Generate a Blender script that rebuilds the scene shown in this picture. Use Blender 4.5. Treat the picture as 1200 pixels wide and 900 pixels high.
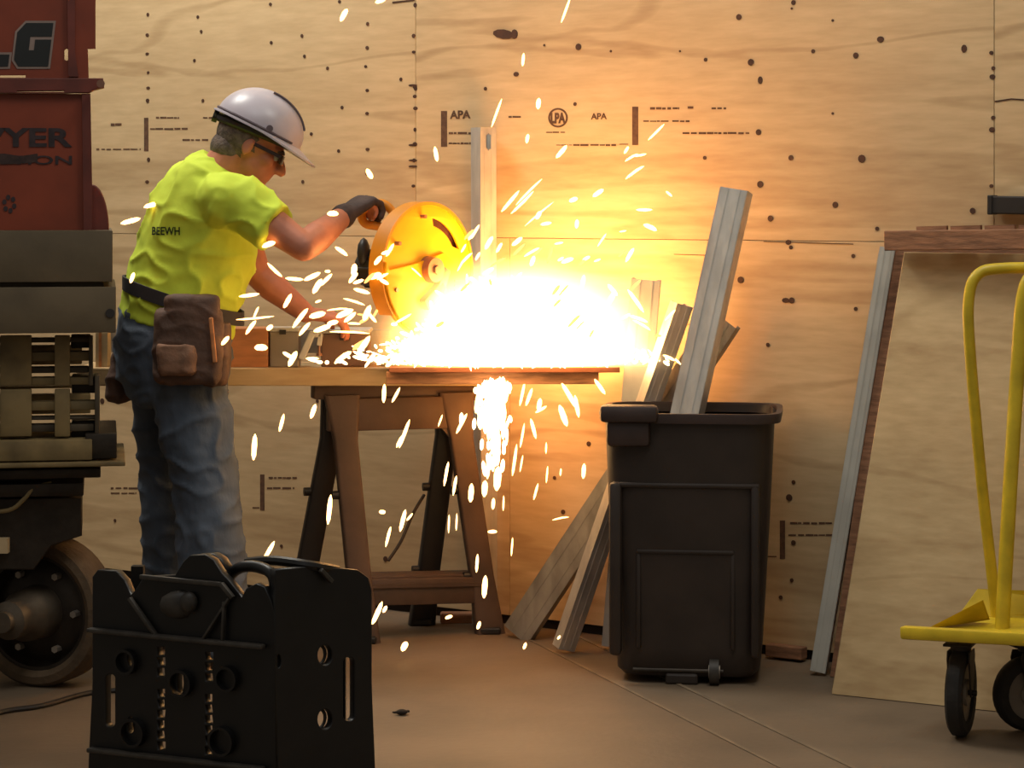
import bpy, bmesh, math, random
from mathutils import Vector, Matrix, noise
from mathutils.bvhtree import BVHTree
random.seed(7)
C = bpy.context.scene.collection
for o in list(bpy.data.objects): bpy.data.objects.remove(o)

# ------------------------------------------------------------------ camera
F, H, HY = 2800.0, 1.34, 235.0          # focal length in pixels, eye height, horizon row (1200x900 frame)
cd = bpy.data.cameras.new('camera'); cam = bpy.data.objects.new('camera', cd); C.objects.link(cam)
cam.location = (0, 0, H); cam.rotation_euler = (math.pi/2, 0, 0)
cd.sensor_width = 36; cd.lens = 36*F/1200; cd.shift_y = -(450-HY)/1200; cd.clip_end = 100
bpy.context.scene.camera = cam
def P(px, py, Y): return Vector(((px-600)*Y/F, Y, H-(py-HY)*Y/F))

# ------------------------------------------------------------------ world and lights
w = bpy.data.worlds.new('world'); bpy.context.scene.world = w; w.use_nodes = True
w.node_tree.nodes['Background'].inputs[0].default_value = (1.0, .93, .80, 1)
w.node_tree.nodes['Background'].inputs[1].default_value = .18
def lamp(name, kind, loc, energy, col, size=.1, target=None):
    d = bpy.data.lights.new(name, kind); d.energy = energy; d.color = col
    if kind == 'AREA': d.shape = 'SQUARE'; d.size = size
    else: d.shadow_soft_size = size
    o = bpy.data.objects.new(name, d); C.objects.link(o); o.location = loc
    if target is not None: o.rotation_euler = (Vector(target)-Vector(loc)).to_track_quat('-Z', 'Y').to_euler()
    return o
lamp('ceiling_or_fill_light', 'AREA', (-1.75, 7.3, 3.9), 80, (1, .97, .88), 1.0, (-1.3, 8.0, 1.4))
lamp('ceiling_or_fill_light', 'AREA', (.9, 5.3, 3.9), 33, (1, .97, .86), 1.0, (1.4, 6.7, 1.0))
lamp('ceiling_or_fill_light', 'AREA', (-.6, 3.0, 5.0), 34, (.95, .97, 1), 1.6, (-.9, 7.0, 1.3))  # added fill lamp behind the camera, brightens the fronts of man and lift
lamp('spark_light', 'POINT', P(655, 358, 7.18), 9, (1, .40, .085), .05)
lamp('spark_light', 'POINT', P(560, 385, 6.95), 2, (1, .40, .085), .05)
lamp('spark_light', 'POINT', P(592, 500, 7.22), 2.5, (1, .38, .08), .04)
sv = bpy.context.scene.view_settings
sv.view_transform = 'Standard'; sv.look = 'None'; sv.gamma = 1; sv.use_curve_mapping = False; sv.exposure = 0

# ------------------------------------------------------------------ helpers
def s2l(c): return tuple(((v/255)/12.92 if v/255 <= .04045 else ((v/255+.055)/1.055)**2.4) for v in c)
def mat(name, rgb, rough=.7, metal=0, var=.15, scale=8, stretch=(1, 1, 1), bump=.0, bscale=None, rgb2=None, spec=.5, coat=0):
    m = bpy.data.materials.new(name); m.use_nodes = True; nt = m.node_tree; b = nt.nodes['Principled BSDF']
    c1 = s2l(rgb); c2 = s2l(rgb2) if rgb2 else tuple(v*(1-var) for v in c1); c1 = c1 if rgb2 else tuple(min(1, v*(1+var*.6)) for v in c1)
    tc = nt.nodes.new('ShaderNodeTexCoord'); mp = nt.nodes.new('ShaderNodeMapping'); mp.inputs['Scale'].default_value = stretch
    n = nt.nodes.new('ShaderNodeTexNoise'); n.inputs['Scale'].default_value = scale; n.inputs['Detail'].default_value = 5
    r = nt.nodes.new('ShaderNodeValToRGB'); r.color_ramp.elements[0].position = .35; r.color_ramp.elements[1].position = .65
    r.color_ramp.elements[0].color = (*c2, 1); r.color_ramp.elements[1].color = (*c1, 1)
    L = nt.links.new
    L(tc.outputs['Object'], mp.inputs[0]); L(mp.outputs[0], n.inputs[0]); L(n.outputs[0], r.inputs[0]); L(r.outputs[0], b.inputs['Base Color'])
    b.inputs['Roughness'].default_value = rough; b.inputs['Metallic'].default_value = metal; b.inputs['Specular IOR Level'].default_value = spec
    b.inputs['Coat Weight'].default_value = coat
    if bump:
        n2 = nt.nodes.new('ShaderNodeTexNoise'); n2.inputs['Scale'].default_value = bscale or scale*4; n2.inputs['Detail'].default_value = 4
        bp = nt.nodes.new('ShaderNodeBump'); bp.inputs['Strength'].default_value = bump; bp.inputs['Distance'].default_value = .01
        L(mp.outputs[0], n2.inputs[0]); L(n2.outputs[0], bp.inputs['Height']); L(bp.outputs[0], b.inputs['Normal'])
    return m
def plywood(name, rgb, rgb2, off=0, horizontal=True, contrast=1):
    m = bpy.data.materials.new(name); m.use_nodes = True; nt = m.node_tree; b = nt.nodes['Principled BSDF']; L = nt.links.new; N = nt.nodes.new
    tc = N('ShaderNodeTexCoord'); mp = N('ShaderNodeMapping'); mp.inputs['Location'].default_value = (off, 0, off*.7)
    mp.inputs['Scale'].default_value = (.35, 1, 2.2) if horizontal else (2.2, 1, .35)
    n1 = N('ShaderNodeTexNoise'); n1.inputs['Scale'].default_value = 1.6; n1.inputs['Detail'].default_value = 3; n1.inputs['Distortion'].default_value = .8
    mul = N('ShaderNodeMath'); mul.operation = 'MULTIPLY'; mul.inputs[1].default_value = 17
    sn = N('ShaderNodeMath'); sn.operation = 'SINE'
    n2 = N('ShaderNodeTexNoise'); n2.inputs['Scale'].default_value = 26; n2.inputs['Detail'].default_value = 6
    n3 = N('ShaderNodeTexNoise'); n3.inputs['Scale'].default_value = 3; n3.inputs['Detail'].default_value = 4
    rr = N('ShaderNodeValToRGB'); rr.color_ramp.elements[0].position = .80; rr.color_ramp.elements[1].position = 1
    rr.color_ramp.elements[0].color = (0, 0, 0, 1); rr.color_ramp.elements[1].color = (1, 1, 1, 1)
    L(tc.outputs['Object'], mp.inputs[0])
    for n in (n1, n2, n3): L(mp.outputs[0], n.inputs[0])
    L(n1.outputs[0], mul.inputs[0]); L(mul.outputs[0], sn.inputs[0]); L(sn.outputs[0], rr.inputs[0])
    a = N('ShaderNodeMath'); a.operation = 'MULTIPLY_ADD'; a.inputs[1].default_value = .24*contrast
    L(rr.outputs[0], a.inputs[0])
    a2 = N('ShaderNodeMath'); a2.operation = 'MULTIPLY'; a2.inputs[1].default_value = .55; L(n2.outputs[0], a2.inputs[0]); L(a2.outputs[0], a.inputs[2])
    a3 = N('ShaderNodeMath'); a3.operation = 'MULTIPLY_ADD'; a3.inputs[1].default_value = .5; L(n3.outputs[0], a3.inputs[0]); L(a.outputs[0], a3.inputs[2])
    cr = N('ShaderNodeValToRGB'); cr.color_ramp.elements[0].position = .35; cr.color_ramp.elements[1].position = .95
    cr.color_ramp.elements[0].color = (*s2l(rgb), 1); cr.color_ramp.elements[1].color = (*s2l(rgb2), 1)
    L(a3.outputs[0], cr.inputs[0]); L(cr.outputs[0], b.inputs['Base Color']); b.inputs['Roughness'].default_value = .72
    bp = N('ShaderNodeBump'); bp.inputs['Strength'].default_value = .12; bp.inputs['Distance'].default_value = .004
    L(n2.outputs[0], bp.inputs['Height']); L(bp.outputs[0], b.inputs['Normal'])
    return m
def emit(name, col, strength):
    m = bpy.data.materials.new(name); m.use_nodes = True; nt = m.node_tree; nt.nodes.clear()
    e = nt.nodes.new('ShaderNodeEmission'); e.inputs[0].default_value = (*col, 1); e.inputs[1].default_value = strength
    o = nt.nodes.new('ShaderNodeOutputMaterial'); nt.links.new(e.outputs[0], o.inputs[0]); return m

def wm(o):
    m = Matrix.LocRotScale(o.location, o.rotation_euler, o.scale)
    return wm(o.parent) @ m if o.parent else m
def obj(name, bm, m, parent=None, smooth=False, loc=None):
    """bm holds WORLD coordinates; stored relative to the parent (or to loc)"""
    o = bpy.data.objects.new(name, bpy.data.meshes.new(name)); C.objects.link(o)
    if parent: o.parent = parent
    if loc is not None: o.location = wm(parent).inverted() @ Vector(loc) if parent else loc
    bmesh.ops.recalc_face_normals(bm, faces=bm.faces)
    bm.transform(wm(o).inverted()); bm.to_mesh(o.data); bm.free()
    o.data.materials.append(m)
    if smooth:
        o.data.polygons.foreach_set('use_smooth', [True]*len(o.data.polygons))
        if smooth != 'all': o.data.set_sharp_from_angle(angle=math.radians(40))
    return o
def thing(name, label, cat, loc=(0, 0, 0), rotz=0, group=None):
    o = bpy.data.objects.new(name, None); C.objects.link(o); o.location = loc; o.rotation_euler = (0, 0, rotz); o.empty_display_size = .05
    return tag(o, label, cat, group)
def tag(o, label, cat, group=None):
    o['label'] = label; o['category'] = cat
    if group: o['group'] = group
    return o
def B(): return bmesh.new()
def box(bm, lo, hi, M=None, bev=0):
    lo, hi = Vector(lo), Vector(hi)
    r = bmesh.ops.create_cube(bm, size=1, matrix=Matrix.Translation((lo+hi)/2) @ Matrix.Diagonal((*(hi-lo), 1)))
    vs = r['verts']
    if bev:
        es = list({e for v in vs for e in v.link_edges}); rb = bmesh.ops.bevel(bm, geom=es, offset=bev, segments=2, affect='EDGES', profile=.5)
        vs = list({v for f in rb['faces'] for v in f.verts} | {v for v in vs if v.is_valid})
    if M: bmesh.ops.transform(bm, matrix=M, verts=vs)
    return bm
def frame(p0, p1, up=(0, 0, 1)):
    """matrix with z along p0->p1, y roughly along up"""
    z = (Vector(p1)-Vector(p0)).normalized(); x = Vector(up).cross(z)
    if x.length < 1e-4: x = Vector((1, 0, 0))
    x.normalize(); y = z.cross(x)
    M = Matrix((x, y, z)).transposed().to_4x4(); M.translation = Vector(p0); return M
def bar(bm, p0, p1, wx, wy, up=(0, 0, 1), bev=0):
    L = (Vector(p1)-Vector(p0)).length
    return box(bm, (-wx/2, -wy/2, 0), (wx/2, wy/2, L), frame(p0, p1, up), bev)
def cyl(bm, p0, p1, r0, r1=None, seg=20, caps=True):
    r1 = r0 if r1 is None else r1; L = (Vector(p1)-Vector(p0)).length
    bmesh.ops.create_cone(bm, cap_ends=caps, segments=seg, radius1=r0, radius2=r1, depth=L,
                          matrix=frame(p0, p1) @ Matrix.Translation((0, 0, L/2)))
    return bm
def ball(bm, c, r, sub=2, R=None):
    rr = r if hasattr(r, '__len__') else (r, r, r)
    M = Matrix.Translation(c) @ (R.to_4x4() if R else Matrix.Identity(4)) @ Matrix.Diagonal((*rr, 1))
    bmesh.ops.create_icosphere(bm, subdivisions=sub, radius=1, matrix=M); return bm
def tube(bm, pts, r, seg=10, closed=False):
    pts = [Vector(p) for p in pts]; n = len(pts); rings = []; prev = None
    for i, p in enumerate(pts):
        a = pts[(i-1) % n] if (closed or i > 0) else p; b = pts[(i+1) % n] if (closed or i < n-1) else p
        t = (b-a).normalized()
        ref = prev if prev is not None else (Vector((0, 0, 1)) if abs(t.z) < .9 else Vector((1, 0, 0)))
        x = ref - t*ref.dot(t); x.normalize(); prev = x; y = t.cross(x)
        ri = r[i] if hasattr(r, '__len__') else r
        rings.append([bm.verts.new(p + x*ri*math.cos(k*math.tau/seg) + y*ri*math.sin(k*math.tau/seg)) for k in range(seg)])
    for i in range(n if closed else n-1):
        A, D = rings[i], rings[(i+1) % n]
        for k in range(seg): bm.faces.new((A[k], A[(k+1) % seg], D[(k+1) % seg], D[k]))
    if not closed: bm.faces.new(rings[0][::-1]); bm.faces.new(rings[-1])
    return bm
def smoothpath(pts, k=6):
    pts = [Vector(p) for p in pts]; out = []
    q = [pts[0]*2-pts[1]]+pts+[pts[-1]*2-pts[-2]]
    for i in range(1, len(q)-2):
        for j in range(k):
            t = j/k; a, b, c, d = q[i-1:i+3]
            out.append(.5*((2*b)+(c-a)*t+(2*a-5*b+4*c-d)*t*t+(3*b-a-3*c+d)*t**3))
    out.append(pts[-1]); return out
def loft(bm, rings, seg=24, power=2):
    """rings: (center, vecA, vecB)"""
    R = []
    for c, a, b in rings:
        c, a, b = Vector(c), Vector(a), Vector(b); row = []
        for k in range(seg):
            t = k*math.tau/seg; ct, st = math.cos(t), math.sin(t)
            row.append(bm.verts.new(c + a*math.copysign(abs(ct)**(2/power), ct) + b*math.copysign(abs(st)**(2/power), st)))
        R.append(row)
    for A, D in zip(R, R[1:]):
        for k in range(seg): bm.faces.new((A[k], A[(k+1) % seg], D[(k+1) % seg], D[k]))
    bm.faces.new(R[0][::-1]); bm.faces.new(R[-1]); return bm
def capsule(bm, pts, rs, seg=14):
    for i, (p, r) in enumerate(zip(pts, rs)):
        ball(bm, p, r, 2)
        if i: cyl(bm, pts[i-1], p, rs[i-1], r, seg)
    return bm
def remesh(bm, voxel, smooth=4, disp=0, dscale=6, keep=None):
    me = bpy.data.meshes.new('t'); bm.to_mesh(me); bm.free(); o = bpy.data.objects.new('t', me); C.objects.link(o)
    md = o.modifiers.new('r', 'REMESH'); md.mode = 'VOXEL'; md.voxel_size = voxel
    s = o.modifiers.new('s', 'SMOOTH'); s.factor = .5; s.iterations = smooth
    dg = bpy.context.evaluated_depsgraph_get(); me2 = bpy.data.meshes.new_from_object(o.evaluated_get(dg))
    bpy.data.objects.remove(o); r = bmesh.new(); r.from_mesh(me2)
    if disp:
        r.normal_update()
        for v in r.verts:
            q = v.co
            d = noise.fractal(Vector((q.x*dscale, q.y*dscale, q.z*dscale*1.7)), .8, 2, 3)
            f = 1-abs(noise.noise(Vector((q.x*9+q.z*7, q.y*9, q.z*11-q.x*5))))*2
            v.co += v.normal*(disp*(d*.7+max(0, f)**3*.9))
    return r
class Plane:
    """vertical plane through two floor-plan points given as (pixel column, distance)"""
    def __init__(s, px0, Y0, px1, Y1):
        s.A = Vector(((px0-600)*Y0/F, Y0, 0)); Bp = Vector(((px1-600)*Y1/F, Y1, 0)); s.d = (Bp-s.A).normalized()
        s.n = Vector((s.d.y, -s.d.x, 0)); s.M = Matrix((s.d, (0, 0, 1), s.n)).transposed().to_4x4(); s.M.translation = s.A
    def at(s, px, py):
        k = (px-600)/F; t = (k*s.A.y-s.A.x)/(s.d.x-k*s.d.y); Y = s.A.y+t*s.d.y
        return t, H-(py-HY)*Y/F
    def w(s, px, py, out=0):
        t, z = s.at(px, py); return s.A+s.d*t+Vector((0, 0, z))+s.n*out
def poly(pl, outer, holes=(), thick=.01, out=0, bev=0, px=True, bm=None):
    """flat plate with holes on a plane; out = offset of its front face towards the viewer side"""
    cu = bpy.data.curves.new('t', 'CURVE'); cu.dimensions = '2D'; cu.fill_mode = 'BOTH'; cu.extrude = thick/2-bev; cu.bevel_depth = bev; cu.bevel_resolution = 1
    cu.offset = -bev
    for loop in [outer]+list(holes):
        sp = cu.splines.new('POLY'); sp.points.add(len(loop)-1); sp.use_cyclic_u = True
        for q, p in zip(sp.points, loop):
            a = pl.at(*p) if px else p; q.co = (a[0], a[1], 0, 1)
    o = bpy.data.objects.new('t', cu); C.objects.link(o); dg = bpy.context.evaluated_depsgraph_get()
    me = bpy.data.meshes.new_from_object(o.evaluated_get(dg)); bpy.data.objects.remove(o)
    r = bm or bmesh.new(); n0 = len(r.verts); r.from_mesh(me); r.verts.ensure_lookup_table()
    bmesh.ops.transform(r, matrix=pl.M @ Matrix.Translation((0, 0, out-thick/2)), verts=r.verts[n0:])
    bmesh.ops.remove_doubles(r, verts=r.verts[n0:], dist=1e-5); return r
def circ(cx, cy, rx, ry=None, n=20, a0=0, a1=360):
    ry = ry or rx; m = n if a1-a0 == 360 else n+1
    return [(cx+rx*math.cos(math.radians(a0+(a1-a0)*k/n)), cy+ry*math.sin(math.radians(a0+(a1-a0)*k/n))) for k in range(m)]
def slot(cx, y0, y1, r, rx=None):
    rx = rx or r; return circ(cx, y1-r, rx, r, 8, 0, 180)+circ(cx, y0+r, rx, r, 8, 180, 360)
def text(body, size, M, ext=.0008, offset=0, shear=0, width=1, space=1, bm=None):
    cu = bpy.data.curves.new('t', 'FONT'); cu.body = body; cu.size = size; cu.extrude = ext; cu.offset = offset; cu.shear = shear
    cu.align_x = 'LEFT'; cu.align_y = 'BOTTOM_BASELINE'; cu.space_character = space
    o = bpy.data.objects.new('t', cu); C.objects.link(o); dg = bpy.context.evaluated_depsgraph_get()
    me = bpy.data.meshes.new_from_object(o.evaluated_get(dg)); bpy.data.objects.remove(o)
    r = bm or bmesh.new(); n0 = len(r.verts); r.from_mesh(me); r.verts.ensure_lookup_table()
    bmesh.ops.transform(r, matrix=M @ Matrix.Diagonal((width, 1, 1, 1)), verts=r.verts[n0:]); return r
def textfit(body, pl, x0, y0, x1, y1, out=.002, offset=0, shear=0, bm=None):
    """text in a pixel box x0..x1 wide, baseline y1, cap top y0 on a plane"""
    s0, zb = pl.at(x0, y1); s1, _ = pl.at(x1, y1); _, zt = pl.at(x0, y0)
    t = text(body, 1, Matrix.Identity(4)); xs = [v.co.x for v in t.verts]; ys = [v.co.y for v in t.verts]
    kx = (s1-s0)/(max(xs)-min(xs)); ky = (zt-zb)/(max(ys)-min(ys)); mx, my = min(xs), min(ys); t.free()
    M = pl.M @ Matrix.Translation((s0, zb, out)) @ Matrix.Diagonal((kx, ky, 1, 1)) @ Matrix.Translation((-mx, -my, 0))
    return text(body, 1, M, .0006, offset, shear, bm=bm)

# ------------------------------------------------------------------ materials
ply_wall = [plywood('plywood_wall_%d' % i, (212, 182, 138), (172, 140, 99), i*3.7) for i in range(3)]
ply_sheet = plywood('plywood_sheet', (212, 183, 136), (170, 136, 92), 9.1, True, .6)
ply_dark = mat('wood_edge', (150, 105, 75), .8, 0, .35, 14, (1, 1, 6), .2)
backing = mat('sheathing', (40, 30, 22), .9)
concrete = mat('concrete', (118, 100, 80), .62, 0, .28, 1.6, (1, 1, 1), .12, 40)
ink = mat('stamp_ink', (96, 66, 46), .9, 0, .3, 60)
knot = mat('nail_and_knot', (78, 48, 30), .8, 0, .3, 30)
crack = mat('wood_split', (70, 44, 30), .9)
galv = mat('galvanised_steel', (214, 208, 198), .36, .55, .18, 22, (1, 1, .3), .12, 60)
galv_dull = mat('dull_galvanised_steel', (160, 155, 146), .45, .5, .3, 18, (1, 1, .4), .15, 50)
galv_pale = mat('pale_steel', (204, 200, 188), .5, .25, .1, 10)
black_pl = mat('black_plastic', (34, 30, 28), .55, 0, .2, 10, bump=.1)
black_crate = mat('black_crate_plastic', (15, 13, 12), .42, 0, .3, 20)
ridge_pl = mat('scuffed_plastic', (60, 54, 47), .55, 0, .4, 26)
bin_pl = mat('bin_plastic', (50, 40, 34), .5, 0, .25, 7, bump=.08)
bin_rim = mat('bin_rim_plastic', (64, 50, 46), .5, 0, .2, 9)
rubber = mat('rubber', (44, 40, 36), .8, 0, .25, 20, bump=.2)
tyre_m = mat('dusty_tyre', (92, 74, 54), .9, 0, .25, 14, bump=.3)
steel_dk = mat('dark_steel', (58, 50, 42), .5, .6, .3, 16, bump=.1)
orange = mat('orange_paint', (134, 56, 30), .5, 0, .22, 5, bump=.05)
orange_dk = mat('worn_orange_paint', (106, 46, 34), .55, 0, .3, 9)
decal_bk = mat('decal_black', (26, 28, 28), .5)
decal_gy = mat('decal_grey', (142, 122, 112), .6)
faded = mat('faded_lettering', (52, 38, 40), .7, 0, .4, 40)
olive = mat('grimy_tan_paint', (124, 104, 66), .7, 0, .4, 9, bump=.1)
olive_dk = mat('grimy_dark_paint', (72, 60, 42), .75, 0, .4, 12)
deck_m = mat('platform_deck', (98, 84, 62), .75, 0, .25, 5, bump=.1)
yellow_cart = mat('yellow_paint', (212, 182, 40), .42, 0, .2, 12, bump=.05)
yellow_saw = mat('saw_yellow', (250, 176, 12), .45, 0, .06, 8)
yellow_saw2 = mat('saw_yellow_rim', (214, 134, 12), .5, 0, .1, 8)
saw_blk = mat('saw_black', (40, 34, 30), .5)
saw_steel = mat('saw_steel', (150, 110, 90), .45, .5)
horse_br = mat('sawhorse_brown', (84, 64, 52), .6, 0, .25, 8, bump=.1)
horse_bk = mat('sawhorse_black', (28, 24, 22), .55, 0, .2, 10)
skin = mat('skin', (186, 116, 88), .55, 0, .14, 14, bump=.05)
hair_m = mat('grey_hair', (104, 88, 78), .9, 0, .4, 60, bump=.5, bscale=160)
shirt_m = mat('hi_vis_shirt', (204, 222, 66), .85, 0, .08, 7, bump=.08, bscale=50)
jeans_m = mat('denim', (88, 97, 110), .9, 0, .32, 9, (1, 1, .5), .15, 90)
hat_m = mat('white_hard_hat', (184, 175, 182), .35, 0, .06, 12)
hat_dk = mat('hat_trim', (92, 78, 84), .5)
leather = mat('brown_leather', (92, 66, 52), .75, 0, .3, 16, bump=.25)
leather2 = mat('worn_leather', (134, 96, 72), .8, 0, .3, 24, bump=.2)
strap_m = mat('belt_webbing', (50, 46, 48), .8)
glove_m = mat('work_glove', (70, 54, 50), .85, 0, .3, 24, bump=.2)
boot_m = mat('boot_leather', (92, 70, 48), .7, 0, .25, 14)
lens_m = mat('safety_lens', (60, 40, 34), .15)
grey_m = mat('grey_metal', (150, 138, 124), .5, .3, .12, 10)
box_or = mat('scrap_wood', (196, 128, 78), .75, 0, .2, 9, (1, 1, 5))
paperish = mat('pale_card', (196, 170, 130), .8)
spark_m = emit('spark', (1, .56, .20), 6)
spark_y = emit('spark_yellow', (1, .42, .10), 3.2)
core_m = emit('spark_core', (1, .66, .3), 9)

# ------------------------------------------------------------------ floor and plywood wall
bm = B(); bmesh.ops.create_grid(bm, x_segments=40, y_segments=40, size=8, matrix=Matrix.Translation((0, 6, 0)))
fl = obj('floor', bm, concrete); fl['kind'] = 'structure'
# shallow worn joint in the slab, running to the right foreground
bm = B(); a, b = P(655, 735, 7.5), P(1010, 905, 5.6)
for off, wd in ((0, .012), (.16, .010)):
    d = (Vector((b.x, b.y, 0))-Vector((a.x, a.y, 0))).normalized(); n = Vector((d.y, -d.x, 0))
    p = Vector((a.x, a.y, .0015))+n*off; q = Vector((b.x, b.y, .0015))+n*off
    bar(bm, p, q, wd, .002)
trm = obj('trim_1', bm, mat('joint_filler', (128, 110, 88), .7, 0, .3, 8)); trm['kind'] = 'structure'

WL = Plane(600, 7.537, 1200, 6.59)
WR = Plane(600, 7.537, 1200, 6.59); WR.A = WR.A
ang = math.atan2(WL.d.y, WL.d.x)
wall = bpy.data.objects.new('wall_back', bpy.data.meshes.new('wall_back')); C.objects.link(wall); wall.location = WL.A; wall.rotation_euler = (0, 0, ang)
bm = B(); box(bm, (-5.5, .018, 0), (3.6, .16, 3.75)); bm.to_mesh(wall.data); bm.free(); wall.data.materials.append(backing); wall['kind'] = 'structure'
WMi = wm(wall)
s487, _ = WL.at(487, 100); s1165, _ = WL.at(1165, 100); PW = s1165-s487
def panel(s0, s1, z0, z1, k):
    bm = B(); g = .0009; box(bm, (s0+g, 0, z0+g), (s1-g, .0175, z1-g), WMi, .0012)
    return obj('plywood_panel', bm, ply_wall[k % 3], wall, loc=WMi @ Vector(((s0+s1)/2, .018, (z0+z1)/2)))
k = 0
for row, (z0, z1, sh) in enumerate(((.03, 1.222, WL.at(597, 600)[0]), (1.222, 2.441, s487), (2.441, 3.66, s487+.7))):
    i0 = math.ceil((-5.3-sh)/PW)
    for i in range(i0, 3):
        a, b = sh+i*PW, sh+(i+1)*PW
        if b > 3.7: b = 3.6
        if a < 3.3: panel(a, b, z0, z1, k*2+row+i); k += 1
# nail heads and knots
bm = B()
def dot(px, py, rx, ry=None, ang=0):
    s, z = WL.at(px, py); r = rx/395; ry = (ry or rx)/395
    bmesh.ops.create_cone(bm, cap_ends=True, segments=10, radius1=1, radius2=1, depth=.0022,
        matrix=WL.M @ Matrix.Translation((s, z, .0008)) @ Matrix.Rotation(math.radians(ang), 4, 'Z') @ Matrix.Diagonal((r, ry, 1, 1)))
for px, ys in ((174, (17, 41, 63, 85, 103, 118, 187, 213, 257)), (430, (28, 56, 78, 106, 133, 175, 203)), (486, (6, 42, 61, 102, 104, 113, 127, 152, 169, 188, 218, 242)),
               (1163, (62, 80, 90, 138, 152, 218))):
    for y in ys: dot(px+random.uniform(-1.5, 1.5), y, random.uniform(2.2, 3.6), random.uniform(1.8, 3))
for q in ((317, 5), (318, 50), (354, 42), (357, 66), (232, 20), (470, 93), (401, 126), (365, 157), (397, 177), (355, 213), (236, 37), (238, 118), (398, 2), (228, 71), (384, 80),
          (678, 55, 4.2), (827, 70), (880, 73, 4), (891, 94, 3, 4.5), (866, 20, 3.6), (889, 155, 3.6), (927, 185, 3.2), (1010, 186, 4.6), (891, 216, 4), (903, 256, 3.6), (979, 240, 3.6),
          (1032, 46, 4.4, 3.4), (1003, 65, 3.4), (953, 60), (1130, 57, 3.4, 4.4), (1140, 247, 3.4), (1028, 268), (924, 284, 3.6, 3), (826, 185), (674, 122), (605, 87, 4, 3), (569, 104),
          (638, 53, 1.6), (716, 60, 1.6), (797, 60, 1.4), (976, 24, 1.6), (976, 133, 1.6), (930, 3, 3), (928, 10, 1.5), (868, 328, 4), (900, 404), (927, 290), (1000, 300), (1003, 362), (928, 352, 3.6),
          (930, 565), (925, 583, 4), (930, 636, 3), (385, 445), (372, 470), (452, 655, 3.6), (330, 640), (545, 470), (660, 600, 3), (650, 560), (690, 520, 3), (120, 470, 4), (135, 610), (928, 680), (915, 700)):
    dot(*((q[0], q[1])+(tuple(q[2:]) or (2.4,))))
dot(590, 40, 16, 6, -8); dot(603, 40, 5, 6); dot(921, 352, 5, 3)
for y in (100, 170, 188, 195): dot(484, y, 7, 1.5)
o = obj('nail_head', bm, knot, wall); o['kind'] = 'stuff'
bm = B()
def crackline(pts, wpx=1.2):
    for (x0, y0), (x1, y1) in zip(pts, pts[1:]):
        s0, z0 = WL.at(x0, y0); s1, z1 = WL.at(x1, y1); d = Vector((s1-s0, z1-z0)); L = d.length
        bmesh.ops.create_cube(bm, size=1, matrix=WL.M @ Matrix.Translation(((s0+s1)/2, (z0+z1)/2, .0007)) @ Matrix.Rotation(math.atan2(d.y, d.x), 4, 'Z') @ Matrix.Diagonal((L, wpx/395, .002, 1)))
crackline([(1166, 119), (1185, 116), (1200, 117)], 1.5); crackline([(895, 283), (1000, 286)], .8); crackline([(460, 3), (486, 0)], 2)
crackline([(790, 298), (860, 300)], .6); crackline([(800, 380), (850, 381)], .6)
obj('wood_split', bm, crack, wall)
# grade stamps printed on the panels
bm = B()
def pbar(x0, y0, x1, y1):
    bm.from_mesh(bmesh_to(poly(WL, [(x0, y0), (x1, y0), (x1, y1), (x0, y1)], (), .0014, .0010)))
def bmesh_to(b):
    me = bpy.data.meshes.new('t'); b.to_mesh(me); b.free(); return me
def dash(x0, x1, y, h, gap=.2):
    x = x0
    while x < x1:
        l = random.uniform(3, 11); x2 = min(x1, x+l)
        if x2-x > 1: pbar(x, y-h/2*random.uniform(.6, 1), x2, y+h/2*random.uniform(.6, 1))
        x = x2+random.uniform(.5, 2.6)
for x0, y0, x1, y1 in ((517, 130, 524, 172), (741, 125, 748, 170), (169, 138, 174, 177), (305, 556, 310, 598), (914, 610, 920, 655)): pbar(x0, y0, x1, y1)
textfit('APA', WL, 528, 130, 551, 139, .0012, .03, bm=bm)
textfit('APA', WL, 693, 133, 711, 140, .0012, .02, bm=bm)
bm.from_mesh(bmesh_to(poly(WL, circ(654, 138, 11.5, 11.5, 28), [circ(654, 138, 9.4, 9.4, 28)], .0014, .001)))
textfit('LPA', WL, 646, 133, 662, 144, .0012, .05, bm=bm)
for a in ((526, 566, 156, 3), (526, 552, 168, 2.5), (596, 612, 137, 3), (640, 663, 155, 1.5), (672, 722, 170, 2.4), (652, 670, 170, 1), (726, 738, 169, 1), (762, 796, 127, 3), (806, 813, 126, 3), (834, 851, 127, 3),
          (754, 784, 142, 1.8), (788, 808, 142, 2.2), (800, 878, 156, 2.6), (130, 144, 146, 4), (113, 165, 175, 2), (183, 210, 138, 2.5), (176, 220, 151, 2.5), (214, 244, 164, 2.5), (238, 250, 138, 2),
          (315, 348, 560, 2.5), (313, 345, 572, 2.5), (296, 304, 595, 1.5), (926, 975, 613, 2.8), (924, 985, 627, 2.4), (900, 912, 652, 1.6), (130, 162, 572, 2.5), (130, 160, 578, 2)):
    dash(*a)
obj('printed_stamp', bm, ink, wall)

# scraps along the foot of the wall
bm = B(); a = WL.w(906, 783, .03); b = WL.w(948, 785, .03); a.z = b.z = .026
bar(bm, a, b, .04, .035, bev=.003); tag(obj('wood_offcut', bm, ply_dark, loc=(a.x, a.y, .008)), 'dark short wood offcut lying at the wall base right of the black bin', 'offcut')

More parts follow.
